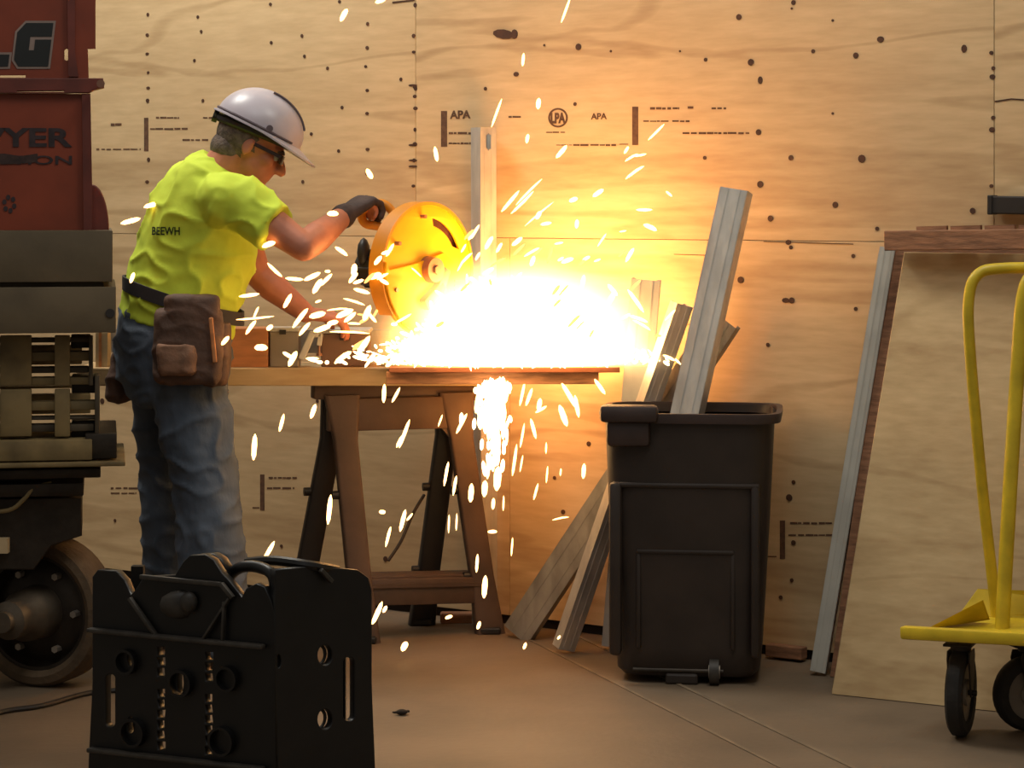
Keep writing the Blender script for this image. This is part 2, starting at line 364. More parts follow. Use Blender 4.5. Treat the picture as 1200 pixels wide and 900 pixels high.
# ------------------------------------------------------------------ metal studs
def ground(px, py): Y = H*F/(py-HY); return P(px, py, Y)
def channel(bm, p0, p1, face, wd=.092, fl=.036, t=.0022, hole=None):
    """C section: web faces 'face'"""
    z = (Vector(p1)-Vector(p0)); L = z.length; z.normalize(); y = -(Vector(face)-z*Vector(face).dot(z)).normalized(); x = y.cross(z)
    M = Matrix((x, y, z)).transposed().to_4x4(); M.translation = p0
    if hole:
        h0, h1, hw = hole
        for lo, hi in (((-wd/2, 0, 0), (-hw, t, L)), ((hw, 0, 0), (wd/2, t, L)), ((-hw, 0, 0), (hw, t, h0)), ((-hw, 0, h1), (hw, t, L))): box(bm, lo, hi, M)
        for zc in (h0+hw, h1-hw):   # rounded slot ends
            for s in (-1, 1):
                box(bm, (s*hw*.62-hw*.38, 0, zc-hw if zc < (h0+h1)/2 else zc+hw*.4), (s*hw*.62+hw*.38, t, zc-hw*.4 if zc < (h0+h1)/2 else zc+hw), M)
    else: box(bm, (-wd/2, 0, 0), (wd/2, t, L), M)
    for s in (-1, 1):
        box(bm, (s*wd/2-t/2, 0, 0), (s*wd/2+t/2, fl, L), M); box(bm, (s*wd/2-(t if s > 0 else -t)-.008*(s > 0), fl-t, 0), (s*wd/2+.008*(s < 0)+t*(s < 0)*0+0, fl, L), M) if False else \
        box(bm, (min(s*wd/2, s*(wd/2-.011)), fl-t, 0), (max(s*wd/2, s*(wd/2-.011)), fl, L), M)
    for s in (-.22, .22): box(bm, (wd*s-.003, -.0012, .004), (wd*s+.003, 0, L-.004), M)   # pressed ribs
    return bm
def stud(p0, p1, face, label, m=galv, **kw):
    bm = channel(B(), p0, p1, face, **kw); o = obj('metal_stud', bm, m, loc=p0); return tag(o, label, 'stud')
stud(WL.w(589, 729, .075)*1, WL.w(588, 150, .075), Vector((.62, -1, 0)), 'galvanised stud with a slot near its tip, upright behind the saw', galv, wd=.056, fl=.058, hole=(1.49, 1.545, .009))
a = P(604, 748, 7.30); a.z = .012
stud(a, P(848, 374, 6.98), (-.25, -1, .35), 'long steel stud leaning low, its foot farthest left of the bin', galv_dull, wd=.092)
a = P(664, 766, 7.05); a.z = .012
stud(a, P(803, 358, 6.98), (.62, -1, .1), 'dark edged steel stud whose foot stands second from the sawhorse', galv, wd=.055, fl=.04)
a = P(722, 764, 7.1); a.z = .012
stud(a, P(757, 328, 7.02), (-.1, -1, .1), 'short flat pale stud standing nearly upright left of the tallest leaning stud', galv_pale, wd=.085)
stud(P(772, 620, 6.74), P(860, 221, 6.86), (-.45, -1, .1), 'tallest shiny stud standing in the black bin and leaning right', galv, wd=.082, fl=.05)
a = P(958, 792, 6.73); a.z = .012
stud(a, P(1040, 290, 6.72), (-.35, -1, .1), 'long pale stud leaning on the wall beside the plywood sheet', galv_pale, wd=.042, fl=.03)

# ------------------------------------------------------------------ leaning sheets at the right
def slab(name, c4, thick, m, label, cat, back):
    """sheet from bottom-left, bottom-right, top-right, top-left world corners; thickness away along back"""
    bm = B(); v = [bm.verts.new(p) for p in c4]+[bm.verts.new(Vector(p)+Vector(back)*thick) for p in c4]
    for f in ((0, 1, 2, 3), (7, 6, 5, 4), (0, 4, 5, 1), (1, 5, 6, 2), (2, 6, 7, 3), (3, 7, 4, 0)): bm.faces.new([v[i] for i in f])
    o = obj(name, bm, m, loc=c4[0]); return tag(o, label, cat)
bl = ground(975, 814); br = ground(1250, 843); tl = P(1060, 296, 6.64); tr = P(1330, 300, 6.34)
bl.z = br.z = .002
slab('plywood_sheet', [bl, br+(br-bl)*.25, tr+(tr-tl)*.1, tl], .018, ply_sheet, 'large bare plywood sheet leaning on the wall behind the yellow cart', 'plywood sheet', (.1, 1, .06))
d = (br-bl).normalized(); back = Vector((.2, .95, .1)).normalized()
bl2, tl2 = ground(962, 796)+Vector((.03, .03, 0)), P(1042, 290, 6.73); bl2.z = .002
slab('door_slab', [bl2, bl2+d*1.7, tl2+d*1.7, tl2], .035, ply_dark, 'thick brown edged slab leaning between the wall and the bare plywood sheet', 'slab', back*.9)
bm = B(); bar(bm, P(1040, 282, 6.62), P(1330, 279, 6.24), .05, .055, bev=.003)
for i in range(5): bar(bm, P(1075+i*40, 268-i*.6, 6.60-i*.05), P(1110+i*40, 267-i*.6, 6.56-i*.05), .02, .012)
tag(obj('lumber_board', bm, ply_dark, loc=P(1040, 292, 6.70)), 'rough brown board lying along the top edge of the leaning sheets', 'board')
bm = B(); q0, q1 = WL.w(1165, 240, .03), WL.w(1225, 241, .03)
bar(bm, q0, q1, .036, .05, bev=.004); bar(bm, q0+Vector((0, 0, .0)), q0+(q1-q0)*.1, .044, .054, bev=.003); tag(obj('clamp_bar', bm, saw_blk, loc=q0), 'black bar fixed to the wall above the leaning sheets', 'bar')

# ------------------------------------------------------------------ yellow drywall cart
ct = thing('drywall_cart', 'yellow steel drywall cart with bent tube hoops in front of plywood', 'cart', ground(1160, 850))
def yl(x, y, Y): return P(x, y, Y)
y0 = 5.95
bm = B(); tube(bm, smoothpath([yl(1168, 722, 6.08), yl(1150, 560, 6.05), yl(1136, 400, 6.03), yl(1136, 345, 6.03), yl(1146, 322, 6.03), yl(1168, 315, 6.03), yl(1230, 314, 6.03), yl(1290, 316, 6.03), yl(1312, 335, 6.03), yl(1318, 420, 6.03), yl(1330, 722, 6.08)], 5), .0145, 12)
obj('rear_hoop', bm, yellow_cart, ct, True)
bm = B(); tube(bm, smoothpath([yl(1174, 744, 5.93), yl(1182, 600, 5.95), yl(1192, 440, 5.97), yl(1199, 350, 5.98), yl(1212, 322, 5.98), yl(1240, 314, 5.98), yl(1320, 316, 5.98), yl(1344, 340, 5.97), yl(1350, 744, 5.93)], 5), .0185, 12)
obj('front_hoop', bm, yellow_cart, ct, True)
A = yl(1057, 741, 5.95); R = yl(1440, 762, 5.45)
bm = B(); bar(bm, A, R, .028, .032, bev=.006); obj('front_rail', bm, yellow_cart, ct, True)
A2 = yl(1110, 716, 6.18); R2 = yl(1440, 730, 5.75)
bm = B(); v = [A+Vector((.03, .01, -.005)), R, R2, yl(1122, 722, 6.13)]
def plate(bm, v, t=.006, up=Vector((0, 0, 1))):
    a = [bm.verts.new(p) for p in v]+[bm.verts.new(p-up*t) for p in v]; n = len(v)
    bm.faces.new(a[:n]); bm.faces.new(a[n:][::-1])
    for i in range(n): bm.faces.new((a[i], a[i+n], a[(i+1) % n+n], a[(i+1) % n]))
    return bm
plate(bm, v); obj('deck_plate', bm, yellow_cart, ct)
bm = B(); plate(bm, [yl(1146, 690, 6.13), yl(1440, 700, 5.75), R2, yl(1120, 726, 6.13)], .006, Vector((0, -1, .2))); obj('back_lip', bm, yellow_cart, ct)
bm = B(); plate(bm, [yl(1152, 703, 5.95), yl(1160, 726, 6.00), A+Vector((.06, .03, .0)), yl(1128, 722, 6.05)], .005, Vector((0, -1, .3))); obj('gusset', bm, yellow_cart, ct)
def caster(top, ang, r, label):
    st = bm = B(); M = Matrix.Translation(top) @ Matrix.Rotation(ang, 4, 'Z')
    cz = -(top.z-r); box(bm, (-.05, -.035, -.006), (.05, .035, 0), M, .001); cyl(bm, M @ Vector((0, 0, -.02)), M @ Vector((0, 0, -.006)), .026)
    for s in (-1, 1):
        pts = [(-.03, -.02), (.03, -.02), (.035, -.04), (.012, cz-.01), (-.012, cz-.01), (-.035, -.04)]
        v = [bm.verts.new(M @ Vector((x, s*.027-.002, z))) for x, z in pts]+[bm.verts.new(M @ Vector((x, s*.027+.002, z))) for x, z in pts]
        bm.faces.new(v[:6]); bm.faces.new(v[6:][::-1])
        for i in range(6): bm.faces.new((v[i], v[i+6], v[(i+1) % 6+6], v[(i+1) % 6]))
    cyl(bm, M @ Vector((0, -.04, cz)), M @ Vector((0, .04, cz)), .007, seg=10)
    c = obj('caster', bm, steel_dk, ct, True)
    bm = B(); cyl(bm, M @ Vector((0, -.012, cz)), M @ Vector((0, .012, cz)), r*.7, seg=28); cyl(bm, M @ Vector((0, -.019, cz)), M @ Vector((0, .019, cz)), r*.3, seg=20)
    obj('wheel_hub', bm, grey_m, c, True)
    bm = B(); prof = [(-.02, r*.68), (-.021, r*.9), (-.014, r*.98), (0, r), (.014, r*.98), (.021, r*.9), (.02, r*.68)]; rings = []
    for k in range(36):
        a = k*math.tau/36; rings.append([bm.verts.new(M @ Vector((q*math.cos(a), y, cz+q*math.sin(a)))) for y, q in prof])
    for k in range(36):
        a, b = rings[k], rings[(k+1) % 36]
        for j in range(len(prof)): bm.faces.new((a[j], a[(j+1) % 7], b[(j+1) % 7], b[j]))
    obj('tyre', bm, rubber, c, True)
t1 = P(1126, 752, 5.98); caster(t1, math.radians(68), .11, '')
t2 = P(1205, 757, 6.04); t2.z = .222; caster(t2, math.radians(16), .095, '')
t2 = P(1400, 757, 5.6); t2.z = .222; caster(t2, math.radians(30), .095, '')
t2 = P(1380, 757, 5.86); t2.z = .222; caster(t2, math.radians(20), .095, '')

# ------------------------------------------------------------------ black rolling bin
bn = thing('rolling_bin', 'tall black plastic rolling bin with metal studs standing in it', 'bin', (.505, 6.78, 0), math.radians(-7))
BM = wm(bn)
bt = .02; hb = .765
rings = []
def binring(z, x0, x1, yr, t=0):
    return (BM @ Vector(((x0+x1)/2, 0, z)), BM.to_3x3() @ Vector(((x1-x0)/2-t, 0, 0)), BM.to_3x3() @ Vector((0, yr-t, 0)))
prof = [(.02, -.185, .185, .15), (.035, -.2, .2, .162), (.10, -.203, .206, .166), (.45, -.222, .226, .182), (.70, -.232, .238, .192), (.735, -.234, .241, .194)]
inner = [(z+.012, a, b, y) for z, a, b, y in reversed(prof)]
bm = B(); loft(bm, [binring(*p) for p in prof]+[binring(.74, -.238, .245, .198, .004)]+[binring(*p, t=.008) for p in inner], 40, 6); obj('bin_body', bm, bin_pl, bn, True)
bm = B(); loft(bm, [binring(.725, -.247, .258, .204), binring(.745, -.25, .262, .207), binring(.752, -.249, .261, .206), binring(.752, -.233, .245, .190), binring(.725, -.233, .245, .19), binring(.725, -.247, .258, .204)], 40, 6)
bm.faces.ensure_lookup_table()
obj('rim', bm, bin_rim, bn, True)
bm = B()   # moulded grip on the left of the rim
box(bm, (-.238, -.232, .728), (-.078, -.185, .776), BM, .012); box(bm, (-.222, -.214, .66), (-.1, -.18, .735), BM, .014); obj('handle_grip', bm, bin_rim, bn, True)
for lo_, hi_, b_ in (((-.215, -.198, .08), (-.180, -.16, .56), .012), ((-.19, -.191, .545), (.2, -.16, .560), .006), ((.175, -.192, .08), (.2, -.15, .56), .01),
                     ((-.14, -.179, .10), (-.128, -.155, .37), .004), ((-.14, -.182, .362), (.13, -.155, .374), .004), ((.12, -.179, .10), (.132, -.155, .37), .004)):
    bm = B(); box(bm, lo_, hi_, BM, b_); obj('moulded_rib', bm, bin_pl, bn, True)
for xx in (.075,):
    bm = B(); cyl(bm, BM @ Vector((xx-.013, -.158, .036)), BM @ Vector((xx+.013, -.158, .036)), .036, seg=24); wl = obj('wheel', bm, ridge_pl, bn, True)
    bm = B(); cyl(bm, BM @ Vector((xx-.016, -.158, .036)), BM @ Vector((xx+.016, -.158, .036)), .02, seg=16); obj('wheel_hub', bm, grey_m, wl, True)
bm = B(); cyl(bm, BM @ Vector((-.15, -.158, .036)), BM @ Vector((.1, -.158, .036)), .008); obj('axle', bm, steel_dk, bn, True)
for xx in (-.15, .15):
    bm = B(); box(bm, (xx-.03, .10, 0), (xx+.03, .15, .03), BM, .006); obj('foot', bm, bin_pl, bn)
bm = B(); box(bm, (-.06, -.172, 0), (.03, -.14, .03), BM, .006); obj('foot', bm, bin_pl, bn)

# ------------------------------------------------------------------ sawhorse
FR, FL = P(574, 740, 7.40), P(428, 752, 7.24); BR, BL = P(494, 733, 7.55), P(345, 745, 7.38)
for q in (FR, FL, BR, BL): q.z = 0
TLc, TRc = P(398, 455, 7.34), P(531, 455, 7.44); zt = .755
TLc.z = TRc.z = zt
sh = thing('sawhorse', 'folding sawhorse of brown and black plastic under the work table', 'sawhorse', ((FR+FL+BR+BL)/4))
along = (TRc-TLc).normalized()
bm = B(); bar(bm, TLc-along*.085+Vector((0, 0, -.0)), TRc+along*.085+Vector((0, 0, -.015)), .062, .045, bev=.006); obj('top_beam', bm, horse_br, sh, True)
perp = Vector((along.y, -along.x, 0)); 
def frame_side(fl_, fr_, off, m, name, lw, shelf):
    a, b = TLc+perp*off, TRc+perp*off
    a.z = b.z = zt-.04
    bm = B()
    for (t, f, wd) in ((a, fl_, lw), (b, fr_, lw)):
        loft(bm, [(f+Vector((0, 0, .0)), along*wd*.62, perp*.022), (f+(t-f)*.25, along*wd*.5, perp*.022), (f+(t-f)*.85, along*wd*.5, perp*.02), (t+Vector((0, 0, .03)), along*wd*.75, perp*.018)], 16, 7)
    u = obj('leg_frame', bm, m, sh, True)
    bm = B(); a2, b2 = a+Vector((0, 0, -.02)), b+Vector((0, 0, -.02))
    bar(bm, a2-along*.045+Vector((0, 0, -.01)), b2+along*.045+Vector((0, 0, -.01)), .034, .10, bev=.004)
    for q, s in ((a, 1), (b, -1)):   # corner gussets
        v = [q+along*s*.02+Vector((0, 0, -.03)), q+along*s*.09+Vector((0, 0, -.03)), q+along*s*.02+Vector((0, 0, -.11))]
        if s < 0: v = v[::-1]
        plate(bm, [p+perp*.012 for p in v], .024, perp)
    obj('cross_rail', bm, m, u, True)
    for t, f in ((a, fl_), (b, fr_)):
        bm = B(); box(bm, f+Vector((-.035, -.03, 0)), f+Vector((.035, .03, .022)), None, .006); obj('foot', bm, horse_bk, u)
        for tt in (.25, .62):
            c = f+(t-f)*tt; bm = B(); cyl(bm, c-along*(lw*.5+.02), c-along*lw*.3, .013, seg=12); obj('knob', bm, horse_bk, u, True)
    return u
frame_side(FL, FR, 0.03, horse_br, 'leg_frame', .074, True); frame_side(BL, BR, -.03, horse_bk, 'leg_frame', .068, False)
tfl = .26
s0 = FL+(TLc-FL)*.235; s1 = FR+(TRc-FR)*.165; s0.z = .19; s1.z = .175
bm = B(); bar(bm, s0-perp*.05, s1-perp*.05, .10, .012, bev=.003); bar(bm, s0+perp*.01+Vector((0, 0, -.04)), s1+perp*.01+Vector((0, 0, -.04)), .02, .08, bev=.004)
bar(bm, s0+perp*.022+Vector((0, 0, -.02)), s1+perp*.022+Vector((0, 0, -.02)), .008, .012)
obj('shelf', bm, horse_br, sh, True)
bm = B(); tube(bm, smoothpath([P(497, 580, 7.5), P(484, 602, 7.45), P(470, 634, 7.4), P(455, 657, 7.36)], 6), .005, 8)
tag(obj('black_strand', bm, saw_blk, loc=P(470, 634, 7.4)), 'thin black cord hanging between the sawhorse legs', 'cord')

# ------------------------------------------------------------------ work table boards and things on them
zt2 = .778
TP = Plane(120, 7.30, 560, 7.30)
bm = B(); box(bm, (-1.32, 7.24, zt2), (-.09, 7.50, zt2+.055), None, .004)
tag(obj('table_plank', bm, ply_sheet, loc=(-.7, 7.3, zt2)), 'pale thick plank of the work table across the sawhorse', 'plank')
bm = B(); box(bm, (-.37, 7.02, .800), (.255, 7.238, .836), None, .003)
tag(obj('table_board', bm, ply_dark, loc=(-.05, 7.1, .8)), 'brown board carrying the saw, jutting right of the sawhorse', 'board')
bm = B(); box(bm, (-.36, 6.99, .8365), (.316, 7.235, .8525), None, .002)
sawplate = tag(obj('steel_plate', bm, mat('rusty_plate', (128, 74, 48), .6, .3, .3, 10), loc=(0, 7.1, .837)), 'thin rusty plate under the spark burst', 'plate')
# left trestle hidden by the man still carries the plank
tre = thing('trestle', 'plain timber trestle carrying the left end of the plank behind the man', 'trestle', (-.98, 7.42, 0))
for sx in (-.04, .04):
    for sy in (-.17, .17):
        bm = B(); bar(bm, (-.98+sx*1.2, 7.42+sy*.8, 0), (-.98+sx*.6, 7.42+sy*.35, .735), .04, .035); obj('leg', bm, ply_dark, tre)
bm = B(); box(bm, (-1.03, 7.28, .735), (-.93, 7.49, .777)); obj('beam', bm, ply_dark, tre)
ztt = zt2+.055
bm = B(); channel(bm, P(120, 375, 7.47), P(470, 375, 7.47), (0, -.3, 1), .09, .04)
for v in bm.verts: pass
hz = ztt+.062
bm.free(); bm = B()
tag(obj('metal_stud', channel(bm, Vector((-1.28, 7.43, ztt+.07)), Vector((-.35, 7.40, ztt+.07)), (0, -1, 0), .07, .04), galv_dull, loc=(-1.28, 7.43, ztt+.07)), 'horizontal steel stud being cut, lying along the work table under his hand', 'stud')
def tblbox(x0, x1, y0, y1, Y, dep, m, name, label, cat, bev=.003):
    a, b = P(x0, y1, Y), P(x1, y0, Y); z0 = max(a.z, ztt) if abs(a.z-ztt) < .05 else a.z
    bm = B(); box(bm, (a.x, Y, ztt+.0005), (b.x, Y+dep, b.z), None, bev); return tag(obj(name, bm, m, loc=(a.x, Y, ztt)), label, cat)
tblbox(262, 314, 385, 424, 7.255, .12, box_or, 'wood_block', 'orange lit wood block on the plank just right of the tool belt', 'block')
o = thing('grey_tool_case', 'small grey metal case on the plank between the wood block and clamp', 'case', P(333, 420, 7.26))
bm = B(); a, b = P(316, 421, 7.26), P(350, 384, 7.26); box(bm, (a.x, 7.26, ztt+.0005), (b.x, 7.34, b.z-.012), None, .004); obj('case_body', bm, grey_m, o)
bm = B(); box(bm, (a.x-.002, 7.256, b.z-.012), (b.x+.002, 7.342, b.z), None, .003); obj('case_lid', bm, galv_pale, o)
bm = B(); box(bm, (a.x+.03, 7.252, b.z-.02), (a.x+.05, 7.256, b.z-.006)); obj('latch', bm, saw_blk, o)
cl = thing('clamp', 'bright steel clamp standing on the plank between grey case and brown box', 'clamp', P(362, 418, 7.25))
bm = B(); bar(bm, P(353, 421, 7.255), P(366, 391, 7.255), .02, .022, (0, 1, 0), .003); bar(bm, P(363, 392, 7.255), P(377, 391, 7.255), .018, .02, (0, 0, 1), .003); bar(bm, P(376, 391, 7.255), P(374, 405, 7.255), .014, .018, (0, 1, 0), .002)
obj('clamp_body', bm, galv_pale, cl)
bm = B(); cyl(bm, P(374, 400, 7.255), P(374, 416, 7.255), .004, seg=8); cyl(bm, P(374, 414, 7.255), P(374, 417, 7.255), .009, seg=12); obj('screw', bm, saw_steel, cl)
tb = thing('tool_box', 'brown tool box with a bright lid edge left of the saw', 'tool box', P(405, 420, 7.28))
a, b = P(376, 421, 7.28), P(432, 387, 7.28); bm = B(); box(bm, (a.x, 7.28, ztt+.0005), (b.x, 7.42, b.z-.01), None, .004); obj('box_body', bm, mat('brown_box', (120, 90, 72), .6), tb)
bm = B(); box(bm, (a.x-.004, 7.275, b.z-.01), (b.x+.004, 7.425, b.z+.002), None, .003); obj('box_lid', bm, galv_pale, tb)
bm = B(); box(bm, ((a.x+b.x)/2-.015, 7.27, b.z-.03), ((a.x+b.x)/2+.015, 7.279, b.z-.008)); obj('latch', bm, saw_blk, tb)
# small things on the plank left of the man
bx = thing('carton', 'tiny pale carton on the plank left of the man behind the lift', 'carton', P(120, 412, 7.27))
a, b = P(112, 421, 7.27), P(126, 390, 7.27)
bm = B(); box(bm, (a.x, 7.27, ztt+.0005), (b.x, 7.33, b.z)); obj('carton_body', bm, paperish, bx)
bm = B(); box(bm, (a.x+.01, 7.268, ztt+.0005), (a.x+.018, 7.331, b.z+.001)); obj('tape_strip', bm, box_or, bx)

# ------------------------------------------------------------------ cut-off saw
sw = thing('cut_off_saw', 'yellow cut-off saw with a big round blade guard throwing sparks', 'saw', P(500, 432, 7.1))
sc = P(493, 316, 7.07); th = math.radians(50)
nrm = Vector((math.sin(th), -math.cos(th), 0)); sd = Vector((math.cos(th), math.sin(th), 0)); up = Vector((0, 0, 1))
class SP: pass
spl = Plane(492, 7.07, 493, 7.07); spl.A = Vector((sc.x, sc.y, sc.z)); spl.d = sd; spl.n = nrm; spl.M = Matrix((sd, up, nrm)).transposed().to_4x4(); spl.M.translation = sc
RG = .198
def sp(loop, holes=(), t=.01, out=0, bev=0): return poly(spl, loop, holes, t, out, bev, px=False)
outer = circ(0, 0, RG, RG, 56, -28, 208)
slotw = circ(0, 0, .155, .155, 10, 38, 78)+circ(.012, -.006, .118, .118, 10, 78, 38)[::-1][::-1]
slotw = [(.155*math.cos(math.radians(a)), .155*math.sin(math.radians(a))) for a in range(22, 84, 6)]+[(.128*math.cos(math.radians(a)), .128*math.sin(math.radians(a))+.004) for a in range(78, 24, -6)]
outer = circ(0, 0, RG, RG, 60)
bm = sp(outer, [slotw], .012, .028, .003); obj('blade_guard', bm, yellow_saw, sw, True)
bm = B(); rr = []
for k in range(73):
    a = math.radians(-40+k*260/72); 
    rr.append([bm.verts.new(sc+sd*r*math.cos(a)+up*r*math.sin(a)+nrm*d) for r, d in ((RG+.003, .032), (RG+.003, -.022), (RG-.006, -.022), (RG-.006, .032))])
for a, b in zip(rr, rr[1:]):
    for j in range(4): bm.faces.new((a[j], a[(j+1) % 4], b[(j+1) % 4], b[j]))
bm.faces.new(rr[0]); bm.faces.new(rr[-1]); gr = obj('guard_rim', bm, yellow_saw2, sw, True)
bm = sp(circ(0, 0, RG-.004, RG-.004, 48, 0, 180)+[(-.192, -.02), (.192, -.02)], (), .006, -.014); obj('guard_back', bm, yellow_saw2, sw)
# raised lower cover with its own edge, hub, bolts
cov = [(RG*.97*math.cos(math.radians(a)), RG*.97*math.sin(math.radians(a))) for a in range(172, 352, 6)]+[(.176, -.03), (.06, .05), (-.05, .022), (-.177, .004)]
bm = sp(cov, (), .012, .040, .003); obj('lower_cover', bm, yellow_saw, sw, True)
bm = B(); cyl(bm, sc+nrm*.02, sc+nrm*.062, .042, .036, 28); obj('hub', bm, saw_steel, sw, True)
bm = B(); cyl(bm, sc+nrm*.06, sc+nrm*.07, .014, seg=6); obj('hub_nut', bm, saw_steel, sw)
bm = B()
for k in range(6):
    zc = -.035-.014*k; c = sc+sd*.13+up*zc+nrm*.041; bar(bm, c-sd*.025, c+sd*.02, .004, .006)
obj('cooling_slot', bm, saw_blk, sw)
for a in (100, 150, 200, 300):
    q = sc+sd*.16*math.cos(math.radians(a))+up*.16*math.sin(math.radians(a)); bm = B(); cyl(bm, q+nrm*.026, q+nrm*.046, .006, seg=10); obj('bolt', bm, saw_steel, sw)
bm = B(); cyl(bm, sc+nrm*.004, sc-nrm*.002, .172, seg=56); obj('cutting_disc', bm, mat('abrasive_disc', (96, 52, 40), .8, 0, .3, 60), sw)
# clamped guard flap near the cut
bm = B(); c = sc+sd*.0+up*-.075+nrm*.05
box(bm, (-.05, -.012, -.018), (.05, .012, .018), Matrix.Translation(c) @ Matrix((sd, nrm, up)).transposed().to_4x4() @ Matrix.Rotation(math.radians(-35), 4, 'Y'), .004)
box(bm, (-.02, -.012, -.04), (.012, .012, .04), Matrix.Translation(c+sd*.04+up*.04) @ Matrix((sd, nrm, up)).transposed().to_4x4() @ Matrix.Rotation(math.radians(25), 4, 'Y'), .004)
obj('guard_flap', bm, saw_steel, sw, True)
# motor, arm, handle, base
bm = B(); m0 = sc-nrm*.05; cyl(bm, m0, m0-nrm*.17, .062, .055, 28); cyl(bm, m0-nrm*.17, m0-nrm*.185, .045, .03, 28)
for k in range(10): a = k*math.tau/10; cyl(bm, m0-nrm*.02+sd*.06*math.cos(a)+up*.06*math.sin(a), m0-nrm*.16+sd*.056*math.cos(a)+up*.056*math.sin(a), .005, seg=6)
obj('motor', bm, saw_blk, sw, True)
HG = P(437, 247, 7.10)
bm = B(); hp = smoothpath([P(470, 262, 7.10), P(452, 240, 7.10), P(434, 240, 7.10), P(424, 250, 7.10), P(428, 262, 7.1), P(446, 266, 7.10), P(468, 276, 7.10)], 5); tube(bm, hp, .013, 12)
hd = obj('handle', bm, yellow_saw2, sw, True)
bm = B(); cyl(bm, P(430, 262, 7.10), P(448, 265, 7.1), .010, seg=12); obj('trigger', bm, saw_blk, hd)
bm = B(); ball(bm, P(426, 296, 7.16), (.02, .03, .045), 2); obj('motor_cap', bm, saw_blk, sw, True)
bm = B(); bar(bm, sc-nrm*.03-up*.03, P(560, 420, 7.18), .04, .05, bev=.006); obj('pivot_arm', bm, saw_steel, sw, True)
bm = B(); box(bm, (P(445, 0, 7.1).x, 7.03, .853), (P(640, 0, 7.1).x, 7.22, .875), None, .004); obj('base_plate', bm, saw_blk, sw, True)
bm = B(); box(bm, (P(470, 0, 7.1).x, 7.12, .875), (P(520, 0, 7.1).x, 7.135, .92), None, .003); obj('fence', bm, saw_steel, sw)
bm = B(); box(bm, (P(548, 0, 7.1).x, 7.14, .875), (P(575, 0, 7.1).x, 7.21, .915), None, .004); obj('pivot_bracket', bm, saw_steel, sw)

# ------------------------------------------------------------------ scissor lift at the left
lf = thing('scissor_lift', 'orange scissor lift with grimy folded arms and a large wheel at left', 'lift', (-1.35, 6.6, 0))
LP = Plane(0, 6.5, 135, 6.5)
LD = Vector((.9855, .1700, 0)).normalized()
def lplane(Yf):
    p = Plane(0, Yf, 135, Yf); k = (135-600)/F; p.A = Vector((k*Yf, Yf, 0)); p.d = LD; p.n = Vector((LD.y, -LD.x, 0)); p.M = Matrix((p.d, (0, 0, 1), p.n)).transposed().to_4x4(); p.M.translation = p.A; return p
def lbox(x0, y0, x1, y1, Yf, dep, m, name, parent=lf, bev=.003, left=None):
    pl = lplane(Yf); s0, z0 = pl.at(x0, y1); s1, z1 = pl.at(x1, y0)
    if left is not None: s0 = -1.45
    bm = B(); box(bm, (s0, z0, -dep), (s1, z1, 0), pl.M, bev); return obj(name, bm, m, parent, True)
XL = -2.6
# platform side panels
PF = lplane(6.44)
bm = poly(PF, [(-240, -110), (112, -110), (112, 57), (103, 57), (104, 92), (-240, 92)], [slot(78, 57, 71, 2.6), [(-70, 88), (30, 88), (30, 91), (-70, 91)]], .02, 0, .001); up_p = obj('upper_side_panel', bm, orange, lf)
bm = poly(PF, [(78, -110), (88, -110), (88, 60), (92, 90), (80, 90)], (), .012, .012); obj('panel_fold', bm, orange_dk, up_p)
bm = poly(PF, [(-240, 92), (121, 92), (122, 103), (110, 106), (105, 109), (-240, 109)], [[(20, 107), (75, 106.5), (75, 108.6), (20, 108.6)]], .05, .02, .002); rail = obj('mid_rail', bm, orange_dk, lf)
bm = B(); cyl(bm, P(118, 98, 6.40), P(118, 98, 6.36), .011, seg=12); obj('rail_pin', bm, saw_steel, rail)
bm = poly(PF, [(-240, 110), (106, 110), (108, 218), (108, 270), (-240, 270)], (), .02, 0, .001); lo_p = obj('lower_side_panel', bm, orange, lf)
bm = poly(PF, [(96, 110), (106, 110), (108, 220), (108, 270), (98, 270)], (), .012, .014); obj('panel_fold', bm, orange_dk, lo_p)
bm = poly(lplane(6.47), [(100, 216)]+[(108+20*math.sin(math.radians(a)), 272-56*math.cos(math.radians(a))) for a in range(0, 91, 9)]+[(100, 272)], (), .05, 0, .004); obj('corner_fender', bm, orange_dk, lf)
# JLG decal: grey outline and black letters
def letterJLG(grow, out, m):
    bm = B()
    def g(loop): return loop
    sh_ = lambda x, y: (x+(82-y)*.12, y)
    e = grow
    L_ = [(-42-e, 79+e), (-42-e+0, 26-e), (-24+e, 26-e), (-24+e, 64-e), (9+e, 64-e), (9+e, 78+e)]
    G_ = [(21-e*.4, 78+e), (56+e, 78+e), (56+e, 27-e), (24-e*.4, 27-e), (15-e, 38-e*.4), (15-e, 70+e*.4)]
    slotG = [] if grow else [[sh_(*q) for q in ((56, 43), (32, 43), (31, 59), (37, 59), (37, 46.5), (56, 46.5))]]
    if not grow: G_ = [(21, 78), (56, 78), (56, 46.5), (37, 46.5), (37, 59), (31, 59), (31, 43), (56, 43), (56, 27), (24, 27), (15, 38), (15, 70)]
    J_ = [(-92-e, 79+e), (-92-e, 60-e), (-74+e, 60-e), (-74+e*.0, 65), (-66, 65), (-66-e, 26-e), (-48+e, 26-e), (-48+e, 70+e*.4), (-56+e*.4, 79+e)]
    for q in (L_, G_, J_):
        b2 = poly(PF, [sh_(*p) for p in q], (), .0016, out); me = bpy.data.meshes.new('t'); b2.to_mesh(me); b2.free(); bm.from_mesh(me)
    return obj('maker_lettering', bm, m, up_p)
letterJLG(2.6, .0022, decal_gy); letterJLG(0, .0036, decal_bk)
bm = textfit('SAWYER', PF, -92, 150, 82, 171, .0022, .03); obj('owner_lettering', bm, faded, lo_p)
